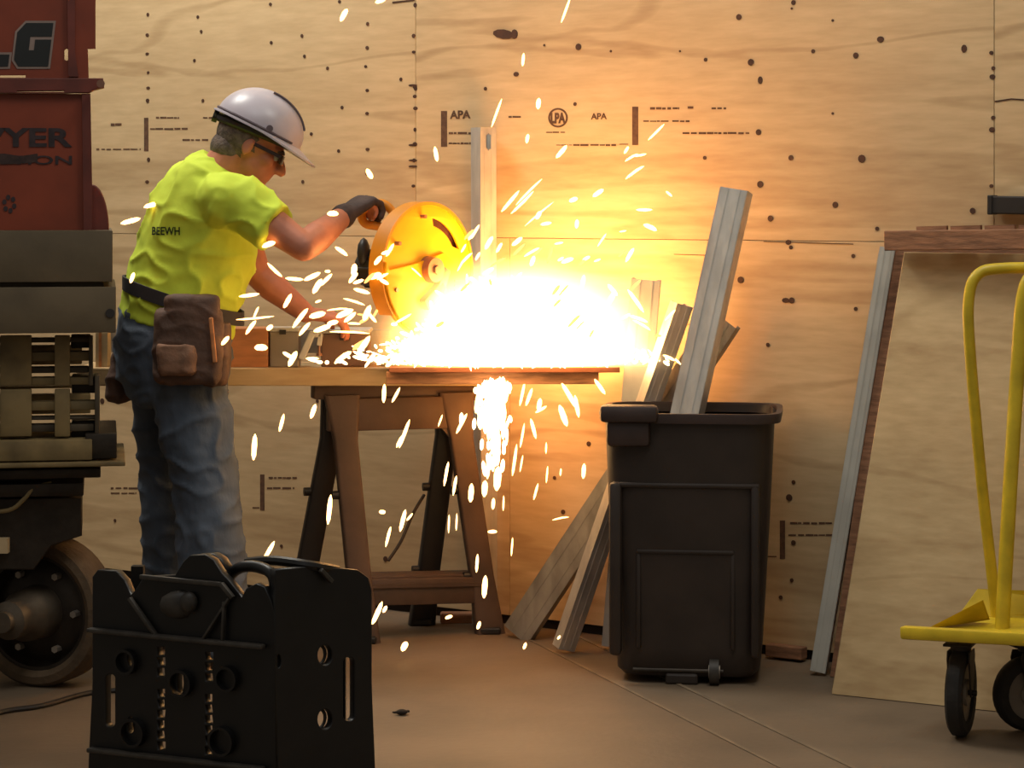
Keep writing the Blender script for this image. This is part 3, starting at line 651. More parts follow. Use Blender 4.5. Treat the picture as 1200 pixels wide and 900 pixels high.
bm = textfit('CONSTRUCTION', PF, -148, 182, 84, 192, .0022, .015); obj('owner_lettering', bm, faded, lo_p)
bm = textfit('RENTAL', PF, -60, 156, 46, 192, .0034, .02); 
bm.free(); bm = poly(PF, [(-20, 181), (5, 180), (24, 183), (44, 180), (44, 190), (22, 192), (-20, 193)], (), .001, .003); obj('scuff_patch', bm, mat('scuff', (60, 42, 38), .8, 0, .4, 60), lo_p)
bm = B()
for k in range(6):
    a = k*math.pi/3+.3; cx, cy = 11+6*math.cos(a), 239+8*math.sin(a); b2 = poly(PF, circ(cx, cy, 2.6, 3.2, 8), (), .0016, .0022); bm.from_mesh(bmesh_to(b2))
obj('warning_symbol', bm, faded, lo_p)
# deck
lbox(0, 270, 132, 331, 6.36, .6, deck_m, 'deck_edge', left=XL); d2 = lbox(0, 336, 136, 391, 6.36, .62, deck_m, 'deck_skirt', left=XL)
lbox(0, 329, 122, 338, 6.39, .5, olive_dk, 'deck_gap', left=XL)
bm = B(); cyl(bm, P(129, 367, 6.362), P(129, 367, 6.355), .012, seg=14); obj('bolt', bm, saw_blk, d2)
# folded arms: stacked tubes with yoke plates
for (y0_, y1_, xr, m) in ((396, 402, 108, olive_dk), (412, 424, 106, olive), (430, 438, 104, olive_dk), (442, 452, 107, olive), (470, 482, 116, olive), (488, 493, 112, olive_dk), (497, 507, 110, olive_dk)):
    lbox(0, y0_, xr, y1_, 6.47, .06, m, 'folded_arm', left=XL)
for (y0_, y1_, xr, m) in ((405, 428, 96, olive), (452, 456, 100, olive), (462, 486, 106, olive), (508, 514, 112, olive_dk)): lbox(0, y0_, xr, y1_, 6.75, .06, m, 'folded_arm', left=XL)
for x0_, x1_ in ((64, 82), (0, 37), (-60, -40)):
    lbox(x0_, 393, x1_, 452, 6.445, .022, olive, 'yoke_plate'); lbox(x0_, 456, x1_, 512, 6.445, .022, olive, 'yoke_plate')
lbox(104, 395, 109, 452, 6.45, .1, olive_dk, 'yoke_plate'); lbox(111, 440, 117, 517, 6.45, .1, olive_dk, 'yoke_plate')
lbox(84, 441, 116, 461, 6.5, .12, steel_dk, 'cross_tube'); lbox(84, 493, 117, 515, 6.5, .12, steel_dk, 'cross_tube'); lbox(83, 394, 106, 408, 6.5, .12, steel_dk, 'cross_tube')
for x_, y_ in ((20, 420), (22, 487), (15, 502), (72, 478)):
    bm = B(); cyl(bm, P(x_, y_, 6.446), P(x_, y_, 6.43), .014, seg=14); obj('pivot_pin', bm, steel_dk, lf, True)
# chassis
lbox(0, 515, 108, 541, 6.42, .5, olive, 'base_beam', left=XL); lbox(100, 508, 137, 538, 6.43, .4, steel_dk, 'bumper_block')
lbox(0, 541, 147, 549, 6.40, .5, olive, 'base_plate', left=XL); lbox(0, 549, 118, 562, 6.44, .5, steel_dk, 'chassis_rail', left=XL)
lbox(0, 566, 98, 583, 6.46, .5, steel_dk, 'chassis_rail', left=XL); lbox(-20, 560, 60, 612, 6.55, .5, steel_dk, 'chassis_box', left=XL)
bm = poly(lplane(6.5), [(-60, 585), (96, 583), (96, 628), (60, 640), (40, 668), (-60, 668)], (), .25, 0, .004); obj('axle_housing', bm, steel_dk, lf)
bm = B(); tube(bm, smoothpath([P(-30, 600, 6.43), P(10, 598, 6.42), P(28, 585, 6.42), P(40, 572, 6.43), P(60, 566, 6.45)], 5), .006, 8); obj('hose', bm, olive, lf, True)
# wheel
wc = P(50, 724, 6.62); wc.z = .205; ax = Vector((-.36, -1, 0)).normalized(); wr = .205
def revolve(bm, c, ax, prof, seg=48):
    u = Vector((0, 0, 1)); v = ax.cross(u); rings = []
    for k in range(seg):
        a = k*math.tau/seg; rings.append([bm.verts.new(c+ax*d+(u*math.sin(a)+v*math.cos(a))*max(r, 1e-4)) for d, r in prof])
    for k in range(seg):
        A_, B_ = rings[k], rings[(k+1) % seg]
        for j in range(len(prof)-1): bm.faces.new((A_[j], A_[j+1], B_[j+1], B_[j]))
    bmesh.ops.remove_doubles(bm, verts=bm.verts, dist=.0003); return bm
wh = obj('wheel', revolve(B(), wc, ax, [(.02, 0), (.02, .10), (.0, .14), (.03, .158), (.04, .162), (.04, .15), (.04, .162), (-.06, .162), (-.06, 0)]), steel_dk, lf, True)
obj('tyre', revolve(B(), wc, ax, [(.045, .160), (.055, .175), (.05, .195), (.035, wr), (-.05, wr), (-.065, .195), (-.07, .175), (-.06, .16), (.045, .160)]), tyre_m, wh, True)
obj('drive_motor', revolve(B(), wc, ax, [(.02, .075), (.10, .07), (.12, .055), (.18, .052), (.19, .03), (.21, .028), (.21, 0)], 28), mat('drive_motor', (96, 84, 70), .5, .4, .3, 14), wh, True)
for k in range(6):
    a = k*math.tau/6; q = wc+Vector((0, 0, 1))*.115*math.sin(a)+ax.cross(Vector((0, 0, 1)))*.115*math.cos(a)
    bm = B(); cyl(bm, q, q+ax*.035, .01, seg=6); obj('wheel_nut', bm, grey_m, wh)
bm = B(); a = P(0, 640, 6.42); box(bm, a+Vector((-.06, 0, -.02)), a+Vector((.02, .03, .02))); obj('data_plate', bm, paperish, lf)
# rest of the lift out of frame stands on its rear wheel
for xx, yy in ((-2.4, 6.62), (-2.4, 7.15), (-1.62, 7.25)):
    c2 = Vector((xx, yy, wr)); w2 = obj('wheel', revolve(B(), c2, ax, [(.02, 0), (.02, .10), (.03, .158), (.04, .162), (-.06, .162), (-.06, 0)], 24), steel_dk, lf, True)
    obj('tyre', revolve(B(), c2, ax, [(.045, .160), (.05, .195), (.035, wr), (-.05, wr), (-.065, .195), (-.06, .16), (.045, .160)], 24), tyre_m, w2, True)
bm = B(); tube(bm, smoothpath([ground(-60, 860), ground(0, 838), ground(50, 830), ground(105, 815), ground(160, 812), ground(200, 820)], 6), .007, 8)  # thin black tube curving along the floor
for v in bm.verts: v.co.z += .007
tag(obj('black_strand', bm, saw_blk, loc=ground(0, 838)), 'thin dark curved line lying on the floor below the lift wheel', 'cord')

# ------------------------------------------------------------------ black moulded crate in the foreground
cr = thing('plastic_crate', 'black moulded plastic crate with slots, round holes and a carry handle', 'crate', (-.80, 5.25, 0))
CF = Plane(108, 5.36, 322, 5.14); CR = Plane(322, 5.14, 436, 5.30)
zb = 958
front = [(101, 900+56), (104, 880), (108, 800), (108, 676), (114, 668), (136, 669), (146, 680), (153, 697), (158, 692), (168, 676), (205, 674), (214, 659), (222, 651), (240, 650), (250, 656), (260, 672), (268, 680), (276, 690), (283, 700), (288, 690), (300, 684), (310, 688), (318, 705), (322, 720), (324, 956)]
def rungs(cx, y0, y1, w_, n):
    out = []; h = (y1-y0)/n
    for i in range(n):
        if i in (3,): continue
        out.append([(cx-w_, y0+i*h+1.4), (cx+w_*random.uniform(.5, 1), y0+i*h+1.4), (cx+w_*random.uniform(.7, 1), y0+(i+1)*h-1.4), (cx-w_*random.uniform(.5, 1), y0+(i+1)*h-1.4)])
    return out
holes = [slot(129, 790, 852, 5, 5.5), circ(153, 772, 4, 9, 14), circ(153, 850, 4, 10, 14), circ(211, 800, 3.8, 14, 14), slot(206, 0+700, 712, 1.5, 1.5)]+rungs(189, 757, 880, 4.8, 10)+rungs(245, 763, 886, 4.8, 10)
bm = poly(CF, front, holes, .022, 0, .002); fp = obj('front_panel', bm, black_crate, cr)
# ridges
bm = B()
for y0_, y1_ in ((737, 757), (877, 900)):
    bm = B(); bar(bm, CF.w(108, y0_, .012), CF.w(312, y1_, .012), .022, .010, bev=.003); obj('ridge', bm, ridge_pl, cr, True)
for a_, b_, t_ in (((168, 675), (262, 684), .010), ((262, 683), (276, 700), .010), ((155, 700), (186, 744), .009), ((272, 700), (240, 750), .006), ((266, 704), (264, 752), .006)):
    bm = B(); bar(bm, CF.w(*a_, .010), CF.w(*b_, .010), .012, t_, bev=.002); obj('ridge', bm, ridge_pl, cr, True)
# shallow cups and tube sockets on the front
for cx, cy, r in ((150, 775, 15), (158, 858, 17), (214, 800, 16), (268, 795, 15), (262, 868, 17)):
    c = CF.w(cx, cy, .0); rr = r/530
    bb = []; bm = B()
    for k in range(22):
        a = k*math.tau/22; bb.append([bm.verts.new(c+CF.d*q*math.cos(a)+Vector((0, 0, 1))*q*math.sin(a)+CF.n*d) for q, d in ((rr, .0), (rr, .016), (rr-.006, .016), (rr-.006, 0))])
    for k in range(22):
        for j in range(3): bm.faces.new((bb[k][j], bb[k][j+1], bb[(k+1) % 22][j+1], bb[(k+1) % 22][j]))
    obj('socket_ring', bm, black_crate, cr, True)
bm = B(); c = CF.w(212, 708, .006); ball(bm, c, (.045, .014, .032), 2); ball(bm, CF.w(225, 705, .012), (.02, .012, .024), 2); obj('hub_boss', bm, ridge_pl, cr, True)
bm = poly(CF, [(205, 676), (214, 660), (222, 652), (240, 651), (249, 657), (259, 674), (247, 690), (217, 690)], (), .03, -.03, .004); obj('rear_lug', bm, black_crate, cr)
# side panel with carry handle arch
side = [(322, 956), (322, 700), (324, 690), (322, 676), (322, 668), (360, 664), (400, 666), (420, 668), (432, 677), (436, 692), (436, 800), (440, 900), (444, 946)]
bm = poly(CR, side, [circ(381, 768, 8.5, 12, 18), circ(381, 843, 8.5, 12, 18), slot(409, 770, 845, 6, 6.5), circ(326.5, 775, 3, 8, 12)], .02, 0, .002); obj('side_panel', bm, black_crate, cr)
bm = B(); tube(bm, smoothpath([P(322, 712, 5.16), P(323, 690, 5.17), P(318, 672, 5.18), P(300, 664, 5.22), P(282, 665, 5.24), P(270, 674, 5.26), P(262, 690, 5.27)], 5), .013, 10)
tube(bm, smoothpath([P(290, 659, 5.3), P(320, 657, 5.24), P(360, 662, 5.2), P(395, 668, 5.26)], 5), .011, 8); obj('carry_handle', bm, black_crate, cr, True)
bm = B(); bar(bm, CR.w(372, 667, .012), CR.w(385, 681, .012), .012, .01, bev=.002); obj('latch', bm, ridge_pl, cr)
for cx, cy in ((381, 768), (381, 843)):
    bm = B(); c = CR.w(cx-3, cy+1, -.02); tube(bm, [c+CR.d*.02*math.cos(k*math.tau/20)+Vector((0, 0, .023*math.sin(k*math.tau/20))) for k in range(20)], .004, 6, True); obj('socket_ring', bm, ridge_pl, cr, True)
# rear posts, feet and base rail
Bk = CF.w(108, 950, -.26); 
for q in (CF.w(112, 950, -.16), CR.w(434, 950, -.12)):
    bm = B(); box(bm, (q.x-.014, q.y-.014, .0), (q.x+.014, q.y+.014, .50)); obj('rear_post', bm, black_crate, cr)
bm = B()
for a, b in ((CF.w(103, 950, -.01), CF.w(324, 950, -.01)), (CR.w(322, 950, -.01), CR.w(444, 950, -.01)), (CF.w(112, 950, -.16), CR.w(434, 950, -.12)), (CF.w(112, 950, -.16), CF.w(103, 950, -.01))):
    a.z = b.z = .02; bar(bm, a, b, .05, .04, bev=.004)
obj('base_rail', bm, black_crate, cr)

# ------------------------------------------------------------------ the man
man = thing('person', 'person in neon yellow t-shirt, jeans, tool belt and white hard hat operating the saw', 'person', (-1.0, 7.03, 0))
YM, Yh = 7.03, 7.08
# joints
hipN, hipF = P(212, 400, 6.950), P(196, 400, 7.130)
kneeN, kneeF = P(240, 560, 6.900), P(200, 560, 7.170); ankN, ankF = P(255, 715, 6.870), P(208, 715, 7.190)
for q in (ankN, ankF): q.z = .09
shN, shF = P(281, 236, 6.860), P(268, 232, 7.180)
elN, elF = P(356, 290, 6.78), P(302, 322, 7.230)
wrN, wrF = P(404, 252, 7.0), P(358, 367, 7.22)
Hc = P(292, 172, 7.000)
pitch = math.radians(27); yaw = math.radians(6)
HM = Matrix.Translation(Hc) @ Matrix.Rotation(yaw, 4, 'Z') @ Matrix.Rotation(pitch, 4, 'Y')
def hp_(x, y, z): return HM @ Vector((x, y, z))
def hand(bm, wrist, fwd, upv, thumb_side, curl, s=1.0, spread=.0):
    """fwd: direction of the palm, upv: back of the hand, thumb_side: +1/-1"""
    x = Vector(fwd).normalized(); z = (Vector(upv)-x*Vector(upv).dot(x)).normalized(); y = z.cross(x)*thumb_side
    M3 = Matrix((x, y, z)).transposed()
    loft(bm, [(wrist-x*.01, y*.027*s, z*.019*s), (wrist+x*.03*s, y*.034*s, z*.019*s), (wrist+x*.07*s, y*.042*s, z*.016*s), (wrist+x*.095*s, y*.041*s, z*.013*s)], 14, 2.6)
    for i, (L, off) in enumerate(((.072, .031), (.082, .0105), (.076, -.0105), (.060, -.031))):
        p = wrist+x*.085*s+y*off*s; a = .0; pts = [p]; d = x
        for j, (f, c) in enumerate(((.42, curl*.7), (.32, curl), (.26, curl*.9))):
            a += c+.06*i*curl; d = x*math.cos(a)-z*math.sin(a); p = p+d*L*f*s*1.15; pts.append(p)
        capsule(bm, pts, [.0105*s, .0098*s, .009*s, .0078*s], 10)
    p0 = wrist+x*.028*s+y*.03*s; p1 = p0+(x*.55+y*.62-z*.25)*.040*s; p2 = p1+(x*.8+y*.05-z*.6)*.034*s; p3 = p2+(x*.7-y*.25-z*.6)*.026*s
    capsule(bm, [p0, p1, p2, p3], [.0145*s, .0125*s, .011*s, .009*s], 10)
bm = B()
# head
R3 = HM.to_3x3().to_4x4().to_3x3()
ball(bm, hp_(-.005, 0, .035), (.100, .078, .100), 3, R3); ball(bm, hp_(.03, 0, -.035), (.066, .060, .068), 3, R3); ball(bm, hp_(.068, 0, -.078), (.026, .030, .024), 2, R3)
capsule(bm, [hp_(.090, 0, .018), hp_(.108, 0, -.008), hp_(.117, 0, -.024)], [.011, .013, .015]); ball(bm, hp_(.106, .012, -.026), .010, 2); ball(bm, hp_(.106, -.012, -.026), .010, 2)
ball(bm, hp_(.078, 0, .028), (.024, .055, .012), 2, R3)
ball(bm, hp_(.088, 0, -.046), (.014, .026, .007), 2, R3); ball(bm, hp_(.085, 0, -.060), (.014, .023, .008), 2, R3)
for s in (-1, 1):
    ball(bm, hp_(.058, s*.042, -.012), (.028, .022, .024), 2, R3); ball(bm, hp_(-.004, s*.078, -.005), (.015, .009, .027), 2, R3); ball(bm, hp_(.002, s*.083, .012), (.010, .007, .010), 2, R3)
capsule(bm, [hp_(-.03, 0, -.03), hp_(-.045, 0, -.10), P(254, 214, 7.010)], [.060, .058, .072])
capsule(bm, [hp_(.02, 0, -.06), P(268, 208, 7.010)], [.045, .055])
# torso and legs under the clothes
loft(bm, [(P(208, 400, YM), (.13, 0, -.02), (0, .15, 0)), (P(216, 350, YM), (.12, 0, -.02), (0, .135, 0)), (P(236, 285, YM), (.135, 0, -.02), (0, .16, 0)), (P(250, 235, YM), (.13, 0, -.02), (0, .17, 0)), (P(258, 205, YM), (.06, 0, 0), (0, .09, 0))], 24)
for a, k_, n_ in ((hipN, kneeN, ankN), (hipF, kneeF, ankF)): capsule(bm, [a, k_, n_], [.085, .058, .04])
# arms
def armf(s, e, w_):
    u = s+(e-s)*.45; f = e+(w_-e)*.3
    capsule(bm, [s, u, e, f, w_], [.058, .052, .041, .046, .030])
armf(shN, elN, wrN); armf(shF, elF, wrF)
hand(bm, wrF, (P(398, 372, 7.24)-wrF), (0, -.2, 1), 1, .55)
wrN2 = wrN+(P(436, 236, Yh)-wrN).normalized()*.0
hand(bm, wrN, (P(432, 232, Yh)-wrN), (-.35, -.5, .8), 1, .75, .93)
body = obj('body', remesh(bm, .0052, 4), skin, man, 'all')
# face details: eyes, brows, moustache, glasses
for s in (-1, 1):
    bm = B(); ball(bm, hp_(.083, s*.030, .008), .0125, 2); e = obj('eye', bm, hat_m, body, 'all')
bm = B(); 
for s in (-1, 1): capsule(bm, [hp_(.100, s*.014, .026), hp_(.096, s*.034, .029), hp_(.084, s*.050, .023)], [.004, .005, .003], 8)
obj('eyebrow', bm, hair_m, body, 'all')
bm = B()   # wraparound safety glasses
loft(bm, [(hp_(.098, 0, .020), R3 @ Vector((.010, 0, 0)), R3 @ Vector((0, .058, 0))), (hp_(.103, 0, -.006), R3 @ Vector((.008, 0, 0)), R3 @ Vector((0, .052, 0)))], 20, 3)
for s in (-1, 1): bar(bm, hp_(.096, s*.056, .014), hp_(-.004, s*.082, .012), .004, .010)
obj('safety_glasses', bm, lens_m, man, True)
# hair below the hat: cap over the back and sides of the skull
bm = B(); ball(bm, hp_(-.012, 0, .028), (.099, .081, .094), 4, R3); ball(bm, hp_(-.045, 0, -.03), (.062, .064, .055), 3, R3)
geo = [v for v in bm.verts if (lambda q: q.x > .030-.4*max(0, q.z) or q.z < -.075 or (q.x > .0 and q.z < -.012))(HM.inverted() @ v.co)]
bmesh.ops.delete(bm, geom=geo, context='VERTS'); obj('hair', bm, hair_m, man, 'all')
# hard hat
bm = B(); hc = (.002, 0, .060); seg, rows = 48, 14; rings = []
for i in range(rows+1):
    ph = i/rows*math.pi/2; row = []
    for k in range(seg):
        a = k*math.tau/seg; x = .134*math.cos(ph)*math.cos(a); y = .108*math.cos(ph)*math.sin(a); z = .112*math.sin(ph)
        rid = .005*math.exp(-(abs(y)-.030)**2/.00008)*math.sin(ph)+.006*math.exp(-y*y/.0001)*math.sin(ph); row.append(bm.verts.new(hp_(hc[0]+x, y, hc[2]+z+rid)))
        if i == rows: break
    rings.append(row)
for i in range(rows-1):
    for k in range(seg): bm.faces.new((rings[i][k], rings[i][(k+1) % seg], rings[i+1][(k+1) % seg], rings[i+1][k]))
for k in range(seg): bm.faces.new((rings[rows-1][k], rings[rows-1][(k+1) % seg], rings[rows][0]))
br_ = []
for k in range(seg):   # brim
    a = k*math.tau/seg; f = max(0, math.cos(a))**1.5; ex = .010+.052*f
    x, y = math.cos(a), math.sin(a); br_.append([bm.verts.new(hp_(hc[0]+(.134+ex)*x, (.108+ex*.7)*y, hc[2]-.004-.020*f)), bm.verts.new(hp_(hc[0]+(.134+ex)*x, (.108+ex*.7)*y, hc[2]-.009-.020*f)), bm.verts.new(hp_(hc[0]+.128*x, .102*y, hc[2]-.006))])
for k in range(seg):
    n = (k+1) % seg; bm.faces.new((rings[0][k], rings[0][n], br_[n][0], br_[k][0])); bm.faces.new((br_[k][0], br_[n][0], br_[n][1], br_[k][1])); bm.faces.new((br_[k][1], br_[n][1], br_[n][2], br_[k][2]))
hat = obj('hard_hat', bm, hat_m, man, True)
bm = B(); tube(bm, [hp_(hc[0]+.136*math.cos(a), .111*math.sin(a), hc[2]+.004) for a in [math.radians(q) for q in range(40, 321, 8)]], .0035, 6); obj('rim_line', bm, hat_dk, hat, True)
for s in (-1, 1):
    bm = B(); tube(bm, [hp_(hc[0]+.136*math.cos(ph), s*(.034), hc[2]+.115*math.sin(ph)*.97+.002) for ph in [math.radians(q) for q in range(28, 100, 6)]], .0035, 6); obj('ridge_line', bm, hat_dk, hat, True)
    bm = B(); cyl(bm, hp_(.03, s*.106, .072), hp_(.03, s*.112, .072), .010, seg=14); obj('side_button', bm, hat_dk, hat, True)
bm = B(); tube(bm, [hp_(hc[0]-.008+.108*math.cos(a), .086*math.sin(a), hc[2]-.014+(.008*math.cos(a))) for a in [k*math.tau/40 for k in range(40)]], .013, 8, True)
cyl(bm, hp_(-.12, 0, .036), hp_(-.135, 0, .034), .018, seg=14); obj('suspension_band', bm, saw_blk, hat, True)
# t-shirt
bm = B()
loft(bm, [(P(206, 384, YM), (.160, 0, -.035), (0, .175, 0)), (P(210, 362, YM), (.160, 0, -.03), (0, .172, 0)), (P(221, 330, YM), (.172, 0, -.03), (0, .175, 0)), (P(232, 292, YM), (.174, 0, -.04), (0, .182, 0)), (P(243, 250, YM), (.156, 0, -.055), (0, .20, 0)),
          (P(252, 218, YM), (.118, 0, -.06), (0, .185, 0)), (P(258, 200, YM), (.080, 0, -.05), (0, .12, 0)), (P(262, 190, YM), (.06, 0, -.035), (0, .075, 0))], 32)
for s_, e_ in ((shN, elN), (shF, elF)):
    capsule(bm, [s_+Vector((-.045, 0, .005)), s_, s_+(e_-s_)*.22], [.082, .076, .073]); cyl(bm, s_, s_+(e_-s_)*.56, .080, .072, 20)
capsule(bm, [P(236, 218, 6.930), P(226, 240, 7.010)], [.078, .12])
cyl(bm, P(258, 212, 7.010), hp_(-.045, 0, -.085), .085, .066, 20)
shirt = obj('t_shirt', remesh(bm, .007, 5, .010, 5), shirt_m, man, 'all')
tree = BVHTree.FromObject(shirt, bpy.context.evaluated_depsgraph_get())
off = wm(shirt)
tp = Plane(150, 6.9, 260, 6.9)
t_ = textfit('BEEWH', tp, 179, 266, 214, 275, 0, .02)
for v in t_.verts:
    h = tree.ray_cast(off.inverted() @ Vector((v.co.x, 6.3, v.co.z)), Vector((0, 1, 0)))
    if h[0]: v.co.y = (off @ h[0]).y-.005
obj('shirt_lettering', t_, mat('shirt_print', (46, 58, 40), .8), shirt)
# jeans
bm = B()
loft(bm, [(P(205, 372, YM), (.152, 0, -.03), (0, .168, 0)), (P(202, 400, YM), (.170, 0, -.02), (0, .178, 0)), (P(204, 440, YM), (.165, 0, 0), (0, .172, 0)), (P(210, 470, YM), (.13, 0, 0), (0, .15, 0))], 28)
def leg(h_, k_, a_, rr):
    c = [h_+Vector((0, 0, -.02)), h_+(k_-h_)*.5, k_, k_+(a_-k_)*.5, a_+Vector((0, 0, .02)), a_+Vector((0, 0, -.045))]
    loft(bm, [(p, Vector((r, 0, 0)), Vector((0, r*1.02, 0))) for p, r in zip(c, rr)], 22)
leg(hipN, kneeN, ankN, (.122, .108, .094, .094, .098, .10)); leg(hipF, kneeF, ankF, (.12, .104, .092, .09, .092, .094))
obj('jeans', remesh(bm, .008, 4, .011, 6), jeans_m, man, 'all')
for a_ in (ankN, ankF):
    bm = B(); x0 = a_+Vector((-.03, 0, 0)); loft(bm, [((a_.x+.03, a_.y, .0), (.15, 0, 0), (0, .055, 0)), ((a_.x+.03, a_.y, .028), (.15, 0, 0), (0, .055, 0)), ((a_.x+.03, a_.y, .03), (.142, 0, 0), (0, .05, 0)), ((a_.x+.02, a_.y, .07), (.115, 0, 0), (0, .047, 0)), ((a_.x-.005, a_.y, .12), (.07, 0, 0), (0, .05, 0)), ((a_.x-.01, a_.y, .18), (.06, 0, 0), (0, .052, 0))], 24, 2.5)
    obj('boot', bm, boot_m, man, True)
# glove over the near hand
bm = B(); hand(bm, wrN, (P(432, 232, Yh)-wrN), (-.35, -.5, .8), 1, .75, 1.12); capsule(bm, [wrN-(wrN-elN).normalized()*.015, wrN], [.038, .036]); obj('glove', remesh(bm, .004, 2), glove_m, man, 'all')
# tool belt
bc = [P(205, 346, YM), P(206, 356, YM)]
bm = B(); ring = []
for k in range(48):
    a = k*math.tau/48; row = []
    for dz, rr in ((.020, .006), (.020, .0), (-.020, .0), (-.020, .006)):
        row.append(bm.verts.new(P(215, 352, YM)+Vector(((.172+rr)*math.cos(a), (.182+rr)*math.sin(a), -.055*math.cos(a)+dz))))
    ring.append(row)
for k in range(48):
    for j in range(4): bm.faces.new((ring[k][j], ring[k][(j+1) % 4], ring[(k+1) % 48][(j+1) % 4], ring[(k+1) % 48][j]))
belt = obj('tool_belt', bm, strap_m, man, True)
def pouch(cx, y0, y1, wpx, Y, dep, m, name, lean=0, parent=belt):
    bm = B(); w2 = wpx/2/383
    loft(bm, [(P(cx, y1, Y), (w2*.80, 0, 0), (0, dep*.7, 0)), (P(cx, y1-6, Y), (w2*.95, 0, 0), (0, dep*.95, 0)), (P(cx+lean*.4, (y0+y1)/2, Y), (w2, 0, 0), (0, dep, 0)), (P(cx+lean, y0+4, Y), (w2*.98, 0, 0), (0, dep*.8, 0)), (P(cx+lean, y0, Y), (w2*.9, 0, 0), (0, dep*.7, 0))], 28, 4)
    return obj(name, remesh(bm, .006, 3, .006, 9), m, parent, 'all')
pouch(221, 362, 450, 76, 6.815, .05, leather, 'pouch'); pouch(207, 404, 440, 44, 6.770, .03, leather2, 'pouch_pocket'); pouch(225, 347, 392, 62, 6.805, .035, leather, 'pouch_flap'); pouch(251, 378, 452, 30, 6.850, .05, leather, 'pouch', 4)
pouch(140, 412, 470, 30, 7.060, .06, leather, 'rear_pouch', 6)
bm = B(); bar(bm, P(247, 372, 6.760), P(252, 425, 6.760), .012, .01, (0, 1, 0), .003); obj('tool_handle', bm, box_or, belt)

# ------------------------------------------------------------------ loose bits on the floor
bm = B(); q = ground(471, 838); ball(bm, q+Vector((0, 0, .008)), (.016, .012, .008), 2); bar(bm, q+Vector((-.025, 0, .006)), q+Vector((.02, .01, .009)), .008, .006); tag(obj('debris', remesh(bm, .003, 1), backing, loc=q), 'small dark lump of debris alone on the floor right of the crate', 'debris')
bm = B(); q = WL.w(545, 731, .05); q.z = 0; box(bm, q+Vector((-.05, -.03, 0)), q+Vector((.06, .02, .032)), None, .006); tag(obj('wood_offcut', bm, ply_dark, loc=q), 'dark offcut on the floor at the wall between the sawhorse feet', 'offcut')

# ------------------------------------------------------------------ sparks
def streak(bm, c, L, r, d, bend=0):
    d = d.normalized(); x = d.orthogonal().normalized(); y = d.cross(x); prev = None; n = 6
    st = [(-.5, .25), (-.32, .85), (.1, 1.), (.36, .75), (.5, .15)]; R_ = []
    for t, q in st: R_.append([bm.verts.new(c+d*L*t+(x*math.cos(k*math.tau/n)+y*math.sin(k*math.tau/n))*r*q+Vector((0, 0, -bend*t*t*4*L))) for k in range(n)])
    for A_, B_ in zip(R_, R_[1:]):
        for k in range(n): bm.faces.new((A_[k], A_[(k+1) % n], B_[(k+1) % n], B_[k]))
    bm.faces.new(R_[0][::-1]); bm.faces.new(R_[-1])
G = {'up': ('glowing spark streak flying above and right of the saw', 'sparks flying above the saw'),
     'left': ("glowing spark streak beside the worker's arms left of the saw", "sparks around the worker's arms"),
     'low': ('glowing spark streak falling below the work table', 'sparks falling below the table'),
     'floor': ('glowing spark near the concrete floor', 'sparks near the floor')}
def zone(px, py, g):
    if g == 'up':
        if py < 110: return 'high up the wall near the top'
        if px > 710: return 'above or beside the short flat pale stud' if py > 320 else 'left of the tallest leaning stud'
        if px < 560: return 'over the saw guard'
        if px < 615: return 'in front of the upright slotted stud'
        return 'below the round printed stamp' if py < 260 else 'low over the right of the burst'
    if g == 'left':
        if px < 240: return "behind the worker's back"
        if py < 300: return 'around the raised forearm'
        if px > 400: return 'close to the left side of the saw guard'
        return 'between chest and saw below the forearm' if py < 360 else 'over the lower hand and plank'
    if g == 'low':
        if px < 350: return "between the worker's legs and the sawhorse"
        if px < 545: return 'in front of the sawhorse'
        return 'in the bright cascade under the plate' if px < 615 else 'between the cascade and the bin'
    return 'close to the concrete floor'
def spark(px, py, L, ang, g, wpx=5.5, m=None, Y=None):
    Y = Y or random.uniform(6.75, 6.98); c = P(px, py, Y); k = Y/F; a = math.radians(ang)
    if g == 'floor': c.z = max(c.z, .01)
    bm = B(); streak(bm, c, L*k*1.1, wpx*k*.37, Vector((math.cos(a), random.uniform(-.25, .25), math.sin(a))), random.uniform(-.03, .05))
    sz = ('fat ' if wpx >= 7.5 else 'thin ' if wpx < 4.5 else '')+('long' if L > 23 else 'short' if L < 14 else 'mid-length')
    lean = 'upright' if 72 < abs(ang) < 108 else 'flat' if abs(ang) < 13 or abs(ang) > 167 else 'right-leaning' if ang > 0 and ang < 90 else 'left-leaning'
    zz = zone(px, py, g); tag(obj('spark', bm, m or spark_m, loc=c, smooth='all'), sz+' '+lean+' glowing spark '+zz, 'spark', 'sparks '+zz)
